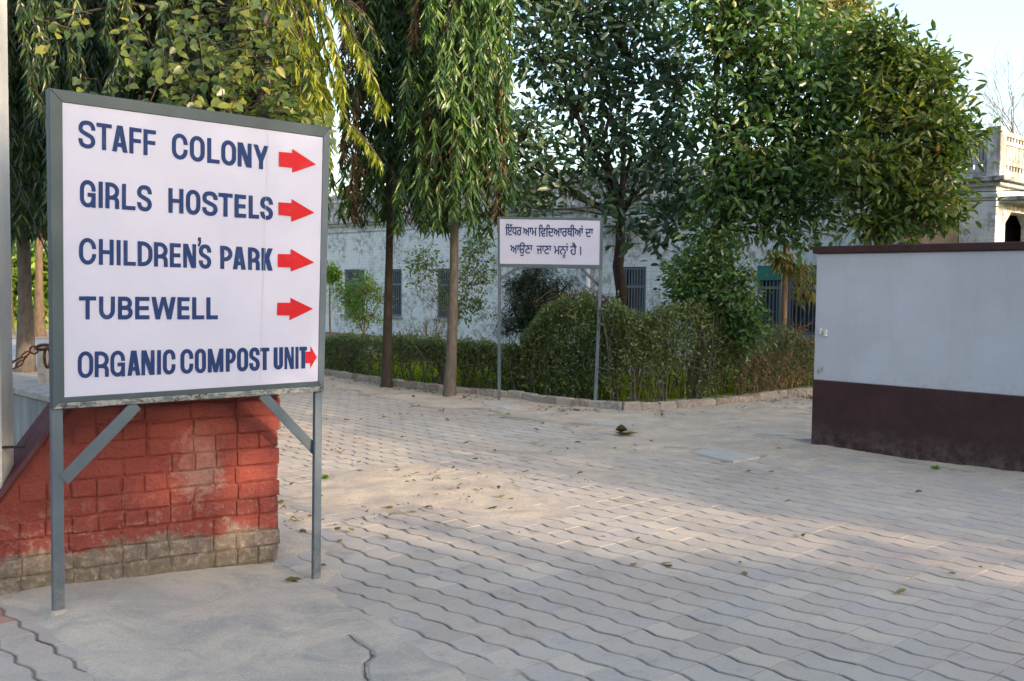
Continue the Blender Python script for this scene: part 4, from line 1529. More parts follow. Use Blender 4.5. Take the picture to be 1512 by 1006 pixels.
# ================================================================== SMALL SIGN
def small_sign():
    YL, YR = 13.35, 13.05
    TL, TR, BR, BL = AT(734.5, 320, YL), AT(890.5, 322, YR), AT(889, 397.5, YR), AT(735, 394.5, YL)
    nrm = (BR - BL).cross(TL - BL).normalized()
    if nrm.y > 0: nrm = -nrm
    root = thing('notice_sign', 'small white notice board with blue Punjabi writing on two thin grey legs', 'sign', Vector((TL.x, TL.y, 0)))
    o_ = lambda u, v: ONP(u, v, TL, nrm)
    back = -nrm
    iTL, iTR, iBR, iBL = o_(738, 323.5), o_(886.3, 326), o_(885, 391.5), o_(738.2, 389.5)
    def prism(name, quad, mat, front=.004, depth=.035):
        mb = MB()
        f_ = [q + nrm * front for q in quad]
        b_ = [q + back * depth for q in quad]
        mb.add(f_ + b_, [(0, 1, 2, 3), (7, 6, 5, 4), (0, 4, 5, 1), (1, 5, 6, 2), (2, 6, 7, 3), (3, 7, 4, 0)])
        mb.build(name, mat, root)
    tl, tr, br, bl = TL, o_(890.5, 322), o_(889, 397.5), BL
    prism('frame_member', [bl, iBL, iTL, tl], 'small_grey_paint')
    prism('frame_member', [iBR, br, tr, iTR], 'small_grey_paint')
    prism('frame_member', [iTL, iTR, tr, tl], 'small_grey_paint', .003)
    prism('frame_member', [bl, br, iBR, iBL], 'small_grey_paint', .003)
    mb = MB()
    q = [p + nrm * .0 for p in (iBL, iBR, iTR, iTL)]
    q2 = [p + back * .01 for p in q]
    mb.add(q + q2, [(0, 1, 2, 3), (7, 6, 5, 4), (0, 4, 5, 1), (1, 5, 6, 2), (2, 6, 7, 3), (3, 7, 4, 0)])
    mb.build('board', 'white', root)
    fl = AT(737, 592, 13.5)
    frr = AT(878.5, 603, 12.85)
    for top, foot in (((737, 394), fl), ((887, 396), frr)):
        mb = MB()
        t = o_(*top) + back * .02
        mb.bar(Vector((foot.x, foot.y, -.05)), t, .042, .03, side=XA)
        mb.build('leg', 'small_grey_paint', root)
    for a, b in (((738, 412), (762, 397)), ((886, 424), (858, 397))):
        mb = MB()
        pa, pb = o_(*a) + back * .02, o_(*b) + back * .02
        mb.bar(pa, pb, .04, .006, side=(pb - pa).cross(nrm))
        mb.build('brace', 'small_grey_paint', root)
    # writing
    def word(txt, x0, x1, yhead, ybase, bold=.05, strip=None):
        cu = bpy.data.curves.new('word', 'FONT')
        cu.body = txt
        ob = bpy.data.objects.new('word', cu)
        COL.objects.link(ob)
        dg = bpy.context.evaluated_depsgraph_get()
        crv = ob.evaluated_get(dg).to_curve(dg)
        from mathutils.geometry import interpolate_bezier
        vv, loops = [], []
        for sp in crv.splines:
            bp_ = sp.bezier_points
            n_ = len(bp_)
            if n_ < 2: continue
            st_ = len(vv)
            for i in range(n_):
                p_, q_ = bp_[i], bp_[(i + 1) % n_]
                for c3 in interpolate_bezier(p_.co, p_.handle_right, q_.handle_left, q_.co, 6)[:-1]:
                    vv.append(Vector((c3.x, c3.y)))
            m_ = len(vv) - st_
            loops += [(st_ + i, st_ + (i + 1) % m_) for i in range(m_)]
        ob.to_curve_clear()
        bpy.data.objects.remove(ob)
        if not vv: return None
        from mathutils.geometry import delaunay_2d_cdt
        V2, E2, F2, _, _, _ = delaunay_2d_cdt(vv, loops, [], 0, 1e-6)
        seg = [(vv[i], vv[j]) for i, j in loops]
        keep = []
        for f in F2:
            c_ = (V2[f[0]] + V2[f[1]] + V2[f[2]]) / 3
            wn = 0
            for p_, q_ in seg:
                if p_.y <= c_.y < q_.y or q_.y <= c_.y < p_.y:
                    x_ = p_.x + (q_.x - p_.x) * (c_.y - p_.y) / (q_.y - p_.y)
                    if x_ > c_.x: wn += 1 if q_.y > p_.y else -1
            if wn != 0: keep.append(tuple(f))
        co = np.array([(v.x, v.y, 0) for v in V2])
        return co, keep, [0] * len(co)
    GU = .72 / 1.0
    def place(words, slope):
        for txt, x0, x1, yh, yb in words:
            r = word(txt, x0, x1, yh, yb)
            if r is None: continue
            co, fs, isl = r
            mn, mx = co[:, 0].min(), co[:, 0].max()
            # headline height of the letters is about .62, baseline 0
            mb = MB()
            hh = HEAD
            sx = (x1 - x0) / (mx - mn)
            lay = 0
            for dx, dy in ((-.34, 0), (.34, 0), (0, .25), (0, -.25)):
                vs = []
                for (x, y, z), il in zip(co, isl):
                    u = x0 + (x - mn) * sx + dx
                    v = yb - (yb - yh) * y / hh + dy
                    vs.append(o_(u, v) + nrm * (.0012 + il * .00012 + lay * .0012))
                mb.add(vs, fs)
                lay += 1
            mb.build('writing', 'navy_vinyl', root)
    HEAD = .62
    place([('ਇੱਧਰ', 746.4, 770.2, 335.8, 347.8), ('ਆਮ', 772.2, 792.6, 336.6, 348.6), ('ਿਵਿਦਆਰਥੀਆਂ', 795.2, 861.2, 337.4, 349.6), ('ਦਾ', 864.4, 875.8, 338.2, 350.4)], .01)
    place([('ਆਉਣਾ', 753.8, 786.2, 362.6, 374.6), ('ਜਾਣਾ', 792.6, 814, 363.2, 375.4), ('ਮਨਾਂ', 818, 839.2, 363.8, 376), ('ਹ', 830.6, 835.2, 377, 381.4), ('ਹੈ', 842, 851.4, 364, 376.6), ('।', 856.9, 857.9, 364.4, 377)], .01)
small_sign()

# ================================================================== WHITE BOUNDARY WALL
def white_wall():
    p = G(1197, 657)
    b0 = p.dot(BV)
    a1 = p.dot(AV)
    zt = 1.905
    root = thing('boundary_wall', 'whitewashed boundary wall with maroon base and maroon coping', 'wall', (p.x, p.y, 0))
    a0 = -6.0
    th = .26
    zs = .635
    c = lambda z0, z1, ex=0.0: (AB((a0 + a1) / 2, b0 + th / 2, (z0 + z1) / 2), (a1 - a0) / 2 + ex, th / 2 + ex, (z1 - z0) / 2)
    # upper plaster: gridded so the edge can be chipped and slightly wavy
    mb = MB()
    cc, hx, hy, hz = c(zs, zt - .055)
    mb.box(cc, AV, BV, ZA, hx - .008, hy - .006, hz, .008)
    mb.build('plaster', 'wallwhite', root)
    mb = MB()
    cc, hx, hy, hz = c(-.1, zs)
    mb.box(cc, AV, BV, ZA, hx, hy, hz, .010)
    o = mb.build('base', 'maroon', root)
    mb = MB()
    cc, hx, hy, hz = c(zt - .055, zt + .015, .022)
    mb.box(cc, AV, BV, ZA, hx, hy, hz, .008)
    mb.build('coping', 'maroon', root)
    # flaked-off spots and the two old bolt stubs near the end
    fn = -BV
    def onwall(u, v, lift=.0):
        q = ONP(u, v, AB(0, b0 + .006), BV)
        return q + fn * lift
    rg = random.Random(8)
    for (u, v, ru, rv) in ((1209, 549, 3.0, 6), (1214, 546, 2.2, 4)):
        mb = MB()
        n = 11
        pts = [onwall(u + math.cos(TWO_PI * i / n) * ru * rg.uniform(.5, 1.2), v + math.sin(TWO_PI * i / n) * rv * rg.uniform(.5, 1.2), .003) for i in range(n)]
        mb.add(pts, [tuple(range(n))])
        mb.build('flaked_patch', 'mortar', root)
    for (u, v) in ((1212.5, 489), (1219.5, 492)):
        mb = MB()
        mb.box(onwall(u, v, .01), AV, BV, ZA, .014, .014, .032, .004)
        mb.build('bolt_stub', 'post', root)
white_wall()

# ================================================================== BUILDING
def building():
    cor = AT(1466, 430, 17.3)
    cor = Vector((cor.x, cor.y, 0))
    root = thing('college_building', 'long pale mint whitewashed brick building with barred windows behind the trees', 'building', cor)
    ca, cb = cor.dot(AV), cor.dot(BV)
    LEN = 26.0
    ZL = 3.28
    n = -BV
    def fac(u, v):       # pixel on the long facade -> (distance from corner, z)
        q = ONP(u, v, cor, BV)
        return q.dot(AV) - ca, q.z
    # openings: (u0, u1, ztop, zbot)
    wins = []
    for u0, u1, vt, vb in ((508, 538, 398, 455), (573, 593, 400, 456), (645, 668, 402, 465), (918, 953, 401, 446 + 22), (1118, 1152, 394, 490), (1163, 1212, 394, 496)):
        s1, z1 = fac(u0, vt)
        s0, z0 = fac(u1, vb)
        wins.append([s0, s1, z0, z1])
    ztop = 1.98
    for w in wins:
        w[3] = ztop
        w[2] = .62
    wins.sort()
    def uvmesh(mb, name, mat, parent, **k):
        o = mb.build(name, mat, parent, **k)
        me = o.data
        uv = me.uv_layers.new(name='UVMap')
        for p in me.polygons:
            hor = abs(p.normal.dot(AV)) < .7
            for li in p.loop_indices:
                co = me.vertices[me.loops[li].vertex_index].co
                uv.data[li].uv = (co.dot(AV) if hor else co.dot(BV), co.z)
        return o
    wl = MB()
    T = .3
    def slab(s0, s1, z0, z1):
        if s1 - s0 < .001 or z1 - z0 < .001: return
        wl.box(AB(ca + (s0 + s1) / 2, cb + T / 2, (z0 + z1) / 2), AV, BV, ZA, (s1 - s0) / 2, T / 2, (z1 - z0) / 2)
    slab(0, LEN, ztop, ZL)
    slab(0, LEN, -.3, .62)
    s = 0
    for w in wins:
        slab(s, w[0], .62, ztop)
        s = w[1]
    slab(s, LEN, .62, ztop)
    uvmesh(wl, 'wall', 'bldg', root)
    # side wall, along BV, with the chamfered opening
    sw = MB()
    SL = 14.0
    def q2(u, v):
        q = ONP(u, v, cor, AV)
        return q.dot(BV) - cb, q.z
    o0, zt2 = q2(1485, 312)
    o1 = o0 + 1.5
    sw0 = T
    def slab2(b0, b1, z0, z1, dd=0):
        sw.box(AB(ca + .15, cb + (b0 + b1) / 2, (z0 + z1) / 2), AV, BV, ZA, .147, (b1 - b0) / 2, (z1 - z0) / 2)
    slab2(T, o0, -.3, ZL - .002)
    slab2(o1, SL, -.3, ZL - .002)
    slab2(o0, o1, zt2, ZL - .002)
    slab2(o0, o1, -.3, 1.0)
    uvmesh(sw, 'side_wall', 'bldg', root)
    ch = MB()
    for sgn, bb in ((1, o0), (-1, o1)):
        q = [AB(ca + .01, cb + bb, zt2), AB(ca + .01, cb + bb + sgn * .28, zt2), AB(ca + .01, cb + bb, zt2 - .22)]
        r = [p + AV * .27 for p in q]
        ch.add(q + r, [(0, 1, 2), (5, 4, 3), (0, 3, 4, 1), (1, 4, 5, 2), (2, 5, 3, 0)])
    ch.build('opening_corner', 'bldg', root)
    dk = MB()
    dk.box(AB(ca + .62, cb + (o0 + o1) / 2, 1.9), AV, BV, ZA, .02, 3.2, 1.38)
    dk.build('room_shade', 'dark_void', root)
    cj = MB()
    cj.box(AB(ca - .22, cb + (o0 + o1) / 2, zt2 + .18), AV, BV, ZA, .24, 1.05, .045, .01)
    cj.build('sunshade', 'ledge', root)
    s0, z0 = fac(960, 330)
    s1, z1 = fac(897, 330)
    cj = MB()
    cj.box(AB(ca + (s0 + s1) / 2, cb - .24, 2.92), AV, BV, ZA, (s1 - s0) / 2 + .1, .24, .04, .01)
    cj.build('sunshade', 'ledge', root)
    # ledges (two stepped bands) and roof
    for k, (zz, pr, hh, mt) in enumerate(((ZL + .035, .10, .035, 'bldg'), (ZL + .11, .20, .04, 'ledge'), (ZL - .16, .04, .03, 'bldg'))):
        e = MB()
        e.box(AB(ca + LEN / 2 - .0, cb - pr / 2, zz), AV, BV, ZA, LEN / 2 + 0, pr / 2 + .0, hh, .008)
        e.box(AB(ca - pr / 2 - .002, cb + SL / 2 - pr, zz), AV, BV, ZA, pr / 2, SL / 2, hh, .008)
        e.build('ledge', mt, root)
    rf = MB()
    rf.box(AB(ca + LEN / 2 + .01, cb + SL / 2 + .01, ZL + .06), AV, BV, ZA, LEN / 2, SL / 2, .055)
    rf.build('roof', 'ledge', root)
    # pierced parapet
    def parapet(org, d, length, nn):
        z0, z1 = ZL + .12, 4.22
        hgt = z1 - z0
        m = MB()
        c0 = org + d * (length / 2)
        def rail(za, zb, t=.055):
            m.box(Vector((c0.x, c0.y, (za + zb) / 2)), d, nn, ZA, length / 2, t, (zb - za) / 2)
        rail(z0, z0 + .17)
        rail(z0 + .26, z0 + .32)
        rail(z0 + .60, z0 + .66)
        rail(z0 + .74, z1)
        m.build('parapet_rail', 'parapet', root)
        p = MB()
        step = .13
        k = int(length / step)
        for i in range(k):
            q = org + d * (i * step + .03)
            for za, zb, w in ((z0 + .17, z0 + .26, .034), (z0 + .32, z0 + .60, .024), (z0 + .66, z0 + .74, .034)):
                p.box(Vector((q.x, q.y, (za + zb) / 2)), d, nn, ZA, w, .035, (zb - za) / 2)
                if w == .024:
                    q3 = q + d * (step / 2)
                    p.box(Vector((q3.x, q3.y, (za + zb) / 2)), d, nn, ZA, .018, .035, (zb - za) / 2)
        p.build('parapet_baluster', 'parapet', root, kind='stuff')
    parapet(AB(ca + .15, cb - .02), AV, 25.0, BV)
    parapet(AB(ca + .06, cb + .12), BV, 12.0, AV)
    pl = MB()
    pl.box(AB(ca + .02, cb - .0, 3.80), AV, BV, ZA, .115, .115, .46, .012)
    pl.build('corner_pillar', 'parapet', root)
    # drain pipe
    s, z = fac(872, 420)
    dp = MB()
    dp.tube([AB(ca + s, cb - .08, -.1), AB(ca + s, cb - .08, 2.1), AB(ca + s, cb - .08, 3.2)], .05, 8)
    dp.build('drain_pipe', 'lamp_white', root, True)
    # windows
    for w in wins:
        sc = (w[0] + w[1]) / 2
        hw = (w[1] - w[0]) / 2
        wr = MB()
        zc = (w[2] + w[3]) / 2
        hz = (w[3] - w[2]) / 2
        f = .035
        for sg in (-1, 1):
            wr.box(AB(ca + sc + sg * (hw - f), cb + .07, zc), AV, BV, ZA, f, .04, hz)
        for zz in (w[2] + f, w[3] - f, zc + hz * .35):
            wr.box(AB(ca + sc, cb + .07, zz), AV, BV, ZA, hw - 2 * f, .038, f * .8)
        wo = wr.build('window', 'window_paint', root)
        g = MB()
        g.box(AB(ca + sc, cb + .16, zc), AV, BV, ZA, hw, .01, hz)
        o = g.build('pane', 'window_dark', root)
        o.parent = wo
        nb = max(4, int(2 * hw / .095))
        for i in range(nb):
            b = MB()
            ss = sc - hw + 2 * f + (2 * hw - 4 * f) * (i + .5) / nb
            b.box(AB(ca + ss, cb + .04, zc), AV, BV, ZA, .011, .011, hz - .01)
            o = b.build('window_bar', 'window_paint', root)
            o.parent = wo
        sl = MB()
        sl.box(AB(ca + sc, cb - .03, w[2] - .03), AV, BV, ZA, hw + .06, .05, .03, .006)
        sl.build('sill', 'ledge', root)
        if sc < 6.4:
            cl = MB()
            cl.box(AB(ca + sc, cb + .015, w[3] - .15), AV, BV, ZA, hw - .01, .008, .14)
            o = cl.build('shade_cloth', 'green_cloth', root)
    return root
building()

# overhead wires across the right side
def wires():
    for i, (ua, va, ub, vb) in enumerate(((1400, 283, 1560, 280), (1405, 291, 1560, 296))):
        mb = MB()
        pts = []
        for t in np.linspace(0, 1, 9):
            pts.append(AT(ua - 420 + (ub - ua + 520) * t, va + (vb - va) * t + 10 * math.sin(t * math.pi) - 6, 15.6))
        mb.tube(pts, .008, 4)
        mb.build('overhead_wire', 'black_rubber', label=('upper thin overhead wire crossing in front of the building corner', 'lower thin overhead wire crossing in front of the building corner')[i], cat='wire')
wires()

# slabs in the paving
def slabs():
    def slab(name, px, z0, h, mat, label, cat, **k):
        pts = [G(u, v, z0 + h) for u, v in px]
        c = sum(pts, Vector()) / len(pts)
        mb = MB()
        n = len(pts)
        top2 = [Vector((p.x, p.y, z0 + h)) + (Vector((c.x, c.y, 0)) - Vector((p.x, p.y, 0))).normalized() * .006 for p in pts]
        mid_ = [Vector((p.x, p.y, z0 + h - .006)) for p in pts]
        bot = [Vector((p.x, p.y, z0 - .04)) for p in pts]
        mb.add(top2 + mid_ + bot, [tuple(range(n))] + [(i + n, (i + 1) % n + n, (i + 1) % n, i) for i in range(n)] + [(i + 2 * n, (i + 1) % n + 2 * n, (i + 1) % n + n, i + n) for i in range(n)])
        return mb.build(name, mat, label=label, cat=cat)
    slab('cover_slab', [(1082, 681), (1122, 674.5), (1060, 660), (1020, 667)], .012, .008, 'palecement', 'square grey concrete cover slab lying flush in the paving', 'slab')
    slab('cement_patch', [(880, 625), (915, 629), (965, 626), (950, 621), (905, 614.5), (873, 615)], .010, .012, 'palecement', 'flat pale cement patch beside the right leg of the notice', 'cement patch')
    slab('cement_footing', [(716, 598), (745, 602), (765, 603), (770, 598), (742, 592), (712, 591)], .012, .022, 'palecement', 'rough cement lump under the left leg of the notice', 'cement patch')
slabs()

# ================================================================== TREES
def mtrees():
    b1 = G(571, 573)
    mast_tree('mast_tree', 'weeping mast tree with dark slim trunk, farther left of the pair by the kerb', b1, .070, 7.6, 3.1,
              lambda z: .68 if z < 5.5 else .72 - (z - 5.5) * .12, 215, 66, 31, mat='mast', lean=(.02, 0), group='weeping mast trees by the kerb', hang=(.6, 1.7), drylow=.30, Ln=.21, Wd=.042, parts=60, bark='bark_dark')
    b2 = G(664, 587)
    mast_tree('mast_tree', 'weeping mast tree with brown trunk, nearest the small notice sign', b2, .074, 7.4, 2.95,
              lambda z: .74 if z < 5.2 else .74 - (z - 5.2) * .12, 270, 70, 32, mat='mast', lean=(.12, 0), group='weeping mast trees by the kerb', hang=(.6, 1.7), drylow=.10, Ln=.21, Wd=.043, parts=120)
    b3 = G(38, 549)
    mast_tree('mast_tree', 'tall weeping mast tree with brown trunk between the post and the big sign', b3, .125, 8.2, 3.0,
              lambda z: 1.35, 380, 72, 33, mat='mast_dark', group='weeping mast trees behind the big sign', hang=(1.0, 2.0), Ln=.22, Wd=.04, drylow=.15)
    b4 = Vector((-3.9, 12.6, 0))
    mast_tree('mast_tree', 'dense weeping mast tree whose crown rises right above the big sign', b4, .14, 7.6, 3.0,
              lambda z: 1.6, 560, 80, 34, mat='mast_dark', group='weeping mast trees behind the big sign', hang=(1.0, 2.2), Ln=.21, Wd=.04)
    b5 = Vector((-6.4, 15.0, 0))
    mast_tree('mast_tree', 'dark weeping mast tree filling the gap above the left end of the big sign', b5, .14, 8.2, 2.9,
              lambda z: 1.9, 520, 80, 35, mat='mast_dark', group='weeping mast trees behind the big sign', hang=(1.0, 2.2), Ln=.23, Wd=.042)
    for i, (u, v, s, lab) in enumerate(((59, 496, 36, 'thin mast tree beyond the grey road, touching the big sign\'s left edge'), (13, 492, 37, 'thin mast tree beyond the grey road, close beside the grey post'))):
        b = G(u, v)
        mast_tree('mast_tree', lab, b, .12, 8.0, 3.1, lambda z: 1.1, 90, 60, s, mat='mast', group='mast trees beyond the road', hang=(.8, 1.8), Ln=.3, Wd=.06, bark='bark_tan')
mtrees()

# long sunlit boughs hanging right of the big sign
def boughs():
    rnd = random.Random(71)
    rg = np.random.default_rng(71)
    Y = 9.2
    base = Vector((-2.55, 10.6, 0))
    root = thing('weeping_tree', 'weeping tree with long yellow-green boughs hanging right of the big sign', 'tree', base)
    mb = MB()
    tp = [base + Vector((0, 0, z)) for z in (-.1, 1, 1.6, 2.2, 2.7, 3.2, 4.2, 5.2)]
    mb.tube(tp, [.16, .14, .13, .12, .11, .09, .07, .04], 10)
    mb.build('trunk', 'bark_brown', root, True)
    paths = [[(470, -60), (500, 10), (523, 60), (545, 110), (560, 150), (563, 160)],
             [(455, -40), (478, 60), (490, 120), (510, 175), (545, 215), (566, 243)],
             [(440, -80), (490, -10), (512, 30), (528, 70), (545, 90)],
             [(400, -60), (440, 30), (462, 90), (474, 150), (482, 200), (488, 240)],
             [(420, -60), (455, 20), (470, 80), (478, 120), (486, 165)],
             [(380, -60), (420, 20), (445, 60), (458, 110), (466, 150)],
             [(430, -90), (480, -30), (505, 0), (535, 20), (556, 60)],
             [(350, -60), (400, 0), (430, 60), (440, 130), (446, 190)],
             [(300, -60), (370, 0), (405, 60), (412, 120), (418, 180)],
             [(440, -60), (470, 0), (490, 60), (500, 110), (503, 150)]]
    for q in range(52):
        u0 = rnd.uniform(20, 455)
        v0 = rnd.uniform(-130, 40)
        paths.append([(u0, v0), (u0 + rnd.uniform(-6, 14), v0 + 50), (u0 + rnd.uniform(-8, 18), v0 + 100), (u0 + rnd.uniform(-10, 22), v0 + 150)])
    br = MB()
    P_, D_, yg = [], [], []
    for k, path in enumerate(paths):
        for rep in range((3 if k > 1 else 2) if k < 10 else 2):
            Yk = Y + rnd.uniform(-.5, .7) + (1.3 if k >= 10 else 0)
            jx = rnd.uniform(-9, 9) if rep else 0
            pts = [AT(u + jx * (i / 5), v + rnd.uniform(-8, 8) * (rep > 0), Yk) for i, (u, v) in enumerate(path)]
            st = Vector((base.x, base.y, pts[0].z + .1))
            full = [st, st.lerp(pts[0], .6) + ZA * .2] + pts
            br.tube(full, [.03, .02] + [.010 * (1 - .7 * i / len(pts)) for i in range(len(pts))], 4, False)
            a = np.array([tuple(p) for p in pts])
            m = 85
            seg = rg.uniform(.1, len(pts) - 1.001, m)
            i0 = seg.astype(int)
            f = (seg - i0)[:, None]
            pp = a[i0] * (1 - f) + a[i0 + 1] * f
            side = rg.normal(size=(m, 3))
            side[:, 2] = 0
            dd = norm(side) * .42 + np.array((0.05, 0, -1.0)) + rg.normal(size=(m, 3)) * .1
            P_.append(pp)
            D_.append(dd)
            yg.append(np.full(m, ((k not in (2, 6)) or rnd.random() < .3) if k < 10 else rnd.random() < .04))
    br.build('branches', 'bark_dark', root, True)
    P, D, yg = np.concatenate(P_), np.concatenate(D_), np.concatenate(yg)
    N = norm(rg.normal(size=P.shape) * np.array((1, 1, .3)))
    fr = leaf_frames(P, D, N, .15 * rg.uniform(.6, 1.25, len(P)), .030 * rg.uniform(.7, 1.2, len(P)))
    mk = lambda s: tuple(x[s] for x in fr)
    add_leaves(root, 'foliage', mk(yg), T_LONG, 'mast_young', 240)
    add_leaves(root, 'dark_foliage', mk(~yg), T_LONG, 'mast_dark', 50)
boughs()

# climbing vine with broad heart-shaped leaves above the sign
def vine():
    rg = np.random.default_rng(81)
    rnd = random.Random(81)
    Yv = 8.8
    base = Vector((-3.4, 9.4, 0))
    root = thing('climbing_vine', 'sunlit climbing vine with broad yellow-green leaves above the big sign', 'vine', base)
    st = MB()
    st.tube([base + Vector((0, 0, z)) + Vector((.06 * math.sin(z * 2), 0, 0)) for z in np.linspace(-.1, 3.2, 10)], [.022] * 10, 6)
    dens = [((230, 30), 70, 55), ((300, 50), 70, 60), ((360, 70), 60, 62), ((250, 110), 42, 40), ((300, 130), 48, 46), ((400, 95), 42, 46), ((440, 140), 30, 42), ((410, 150), 26, 32), ((350, 20), 70, 45),
            ((200, 70), 40, 18), ((240, 145), 28, 20), ((330, 150), 32, 26), ((455, 165), 18, 22), ((110, 20), 60, 24), ((90, 70), 50, 14), ((160, 60), 50, 18)]
    P_, D_, N_ = [], [], []
    for (u, v), r, n in dens:
        for k in range(max(2, n // 5)):
            uu, vv = rnd.gauss(u, r * .5), rnd.gauss(v, r * .5)
            if vv > 178 + (uu - 400) * .1: vv = 178 + (uu - 400) * .1 - rnd.uniform(0, 30)
            c = AT(uu, vv, Yv + rnd.uniform(-.5, .5))
            d = Vector((rnd.uniform(-.6, .9), rnd.uniform(-.6, .2), rnd.uniform(-1, -.1))).normalized()
            tip = c + d * rnd.uniform(.25, .5)
            st.tube([Vector((base.x, base.y, min(4.2, c.z))).lerp(c, .72), c, tip], [.006, .005, .003], 4, False)
            for q in range(8):
                t = q / 7
                p = c.lerp(tip, t)
                sd = Vector((rnd.uniform(-1, 1), rnd.uniform(-1, .2), rnd.uniform(-.6, .5))).normalized()
                P_.append(tuple(p + sd * .03))
                D_.append(tuple(sd + Vector((0, 0, -.5))))
                N_.append((rnd.uniform(-.6, .9), rnd.uniform(-1.1, -.1), rnd.uniform(.2, 1)))
    P, D, N = map(np.array, (P_, D_, N_))
    tpl = (np.array([(0, 0, 0), (-.06, .26, .02), (-.06, -.26, .02), (.28, .50, .05), (.28, -.50, .05), (.66, .36, .0), (.66, -.36, .0), (.35, 0, -.05), (1, 0, -.12)], float),
           np.array([(0, 7, 1), (0, 2, 7), (1, 7, 3), (2, 4, 7), (3, 7, 5), (4, 6, 7), (5, 7, 8), (6, 8, 7)]))
    global T_HEART
    T_HEART = tpl
    fr = leaf_frames(P, D, N,   .100 * rg.uniform(.5, 1.15, len(P)), .078 * rg.uniform(.6, 1.15, len(P)))
    st.build('stems', 'bark_dark', root, True)
    add_leaves(root, 'foliage', fr, tpl, 'vine', 300)
vine()

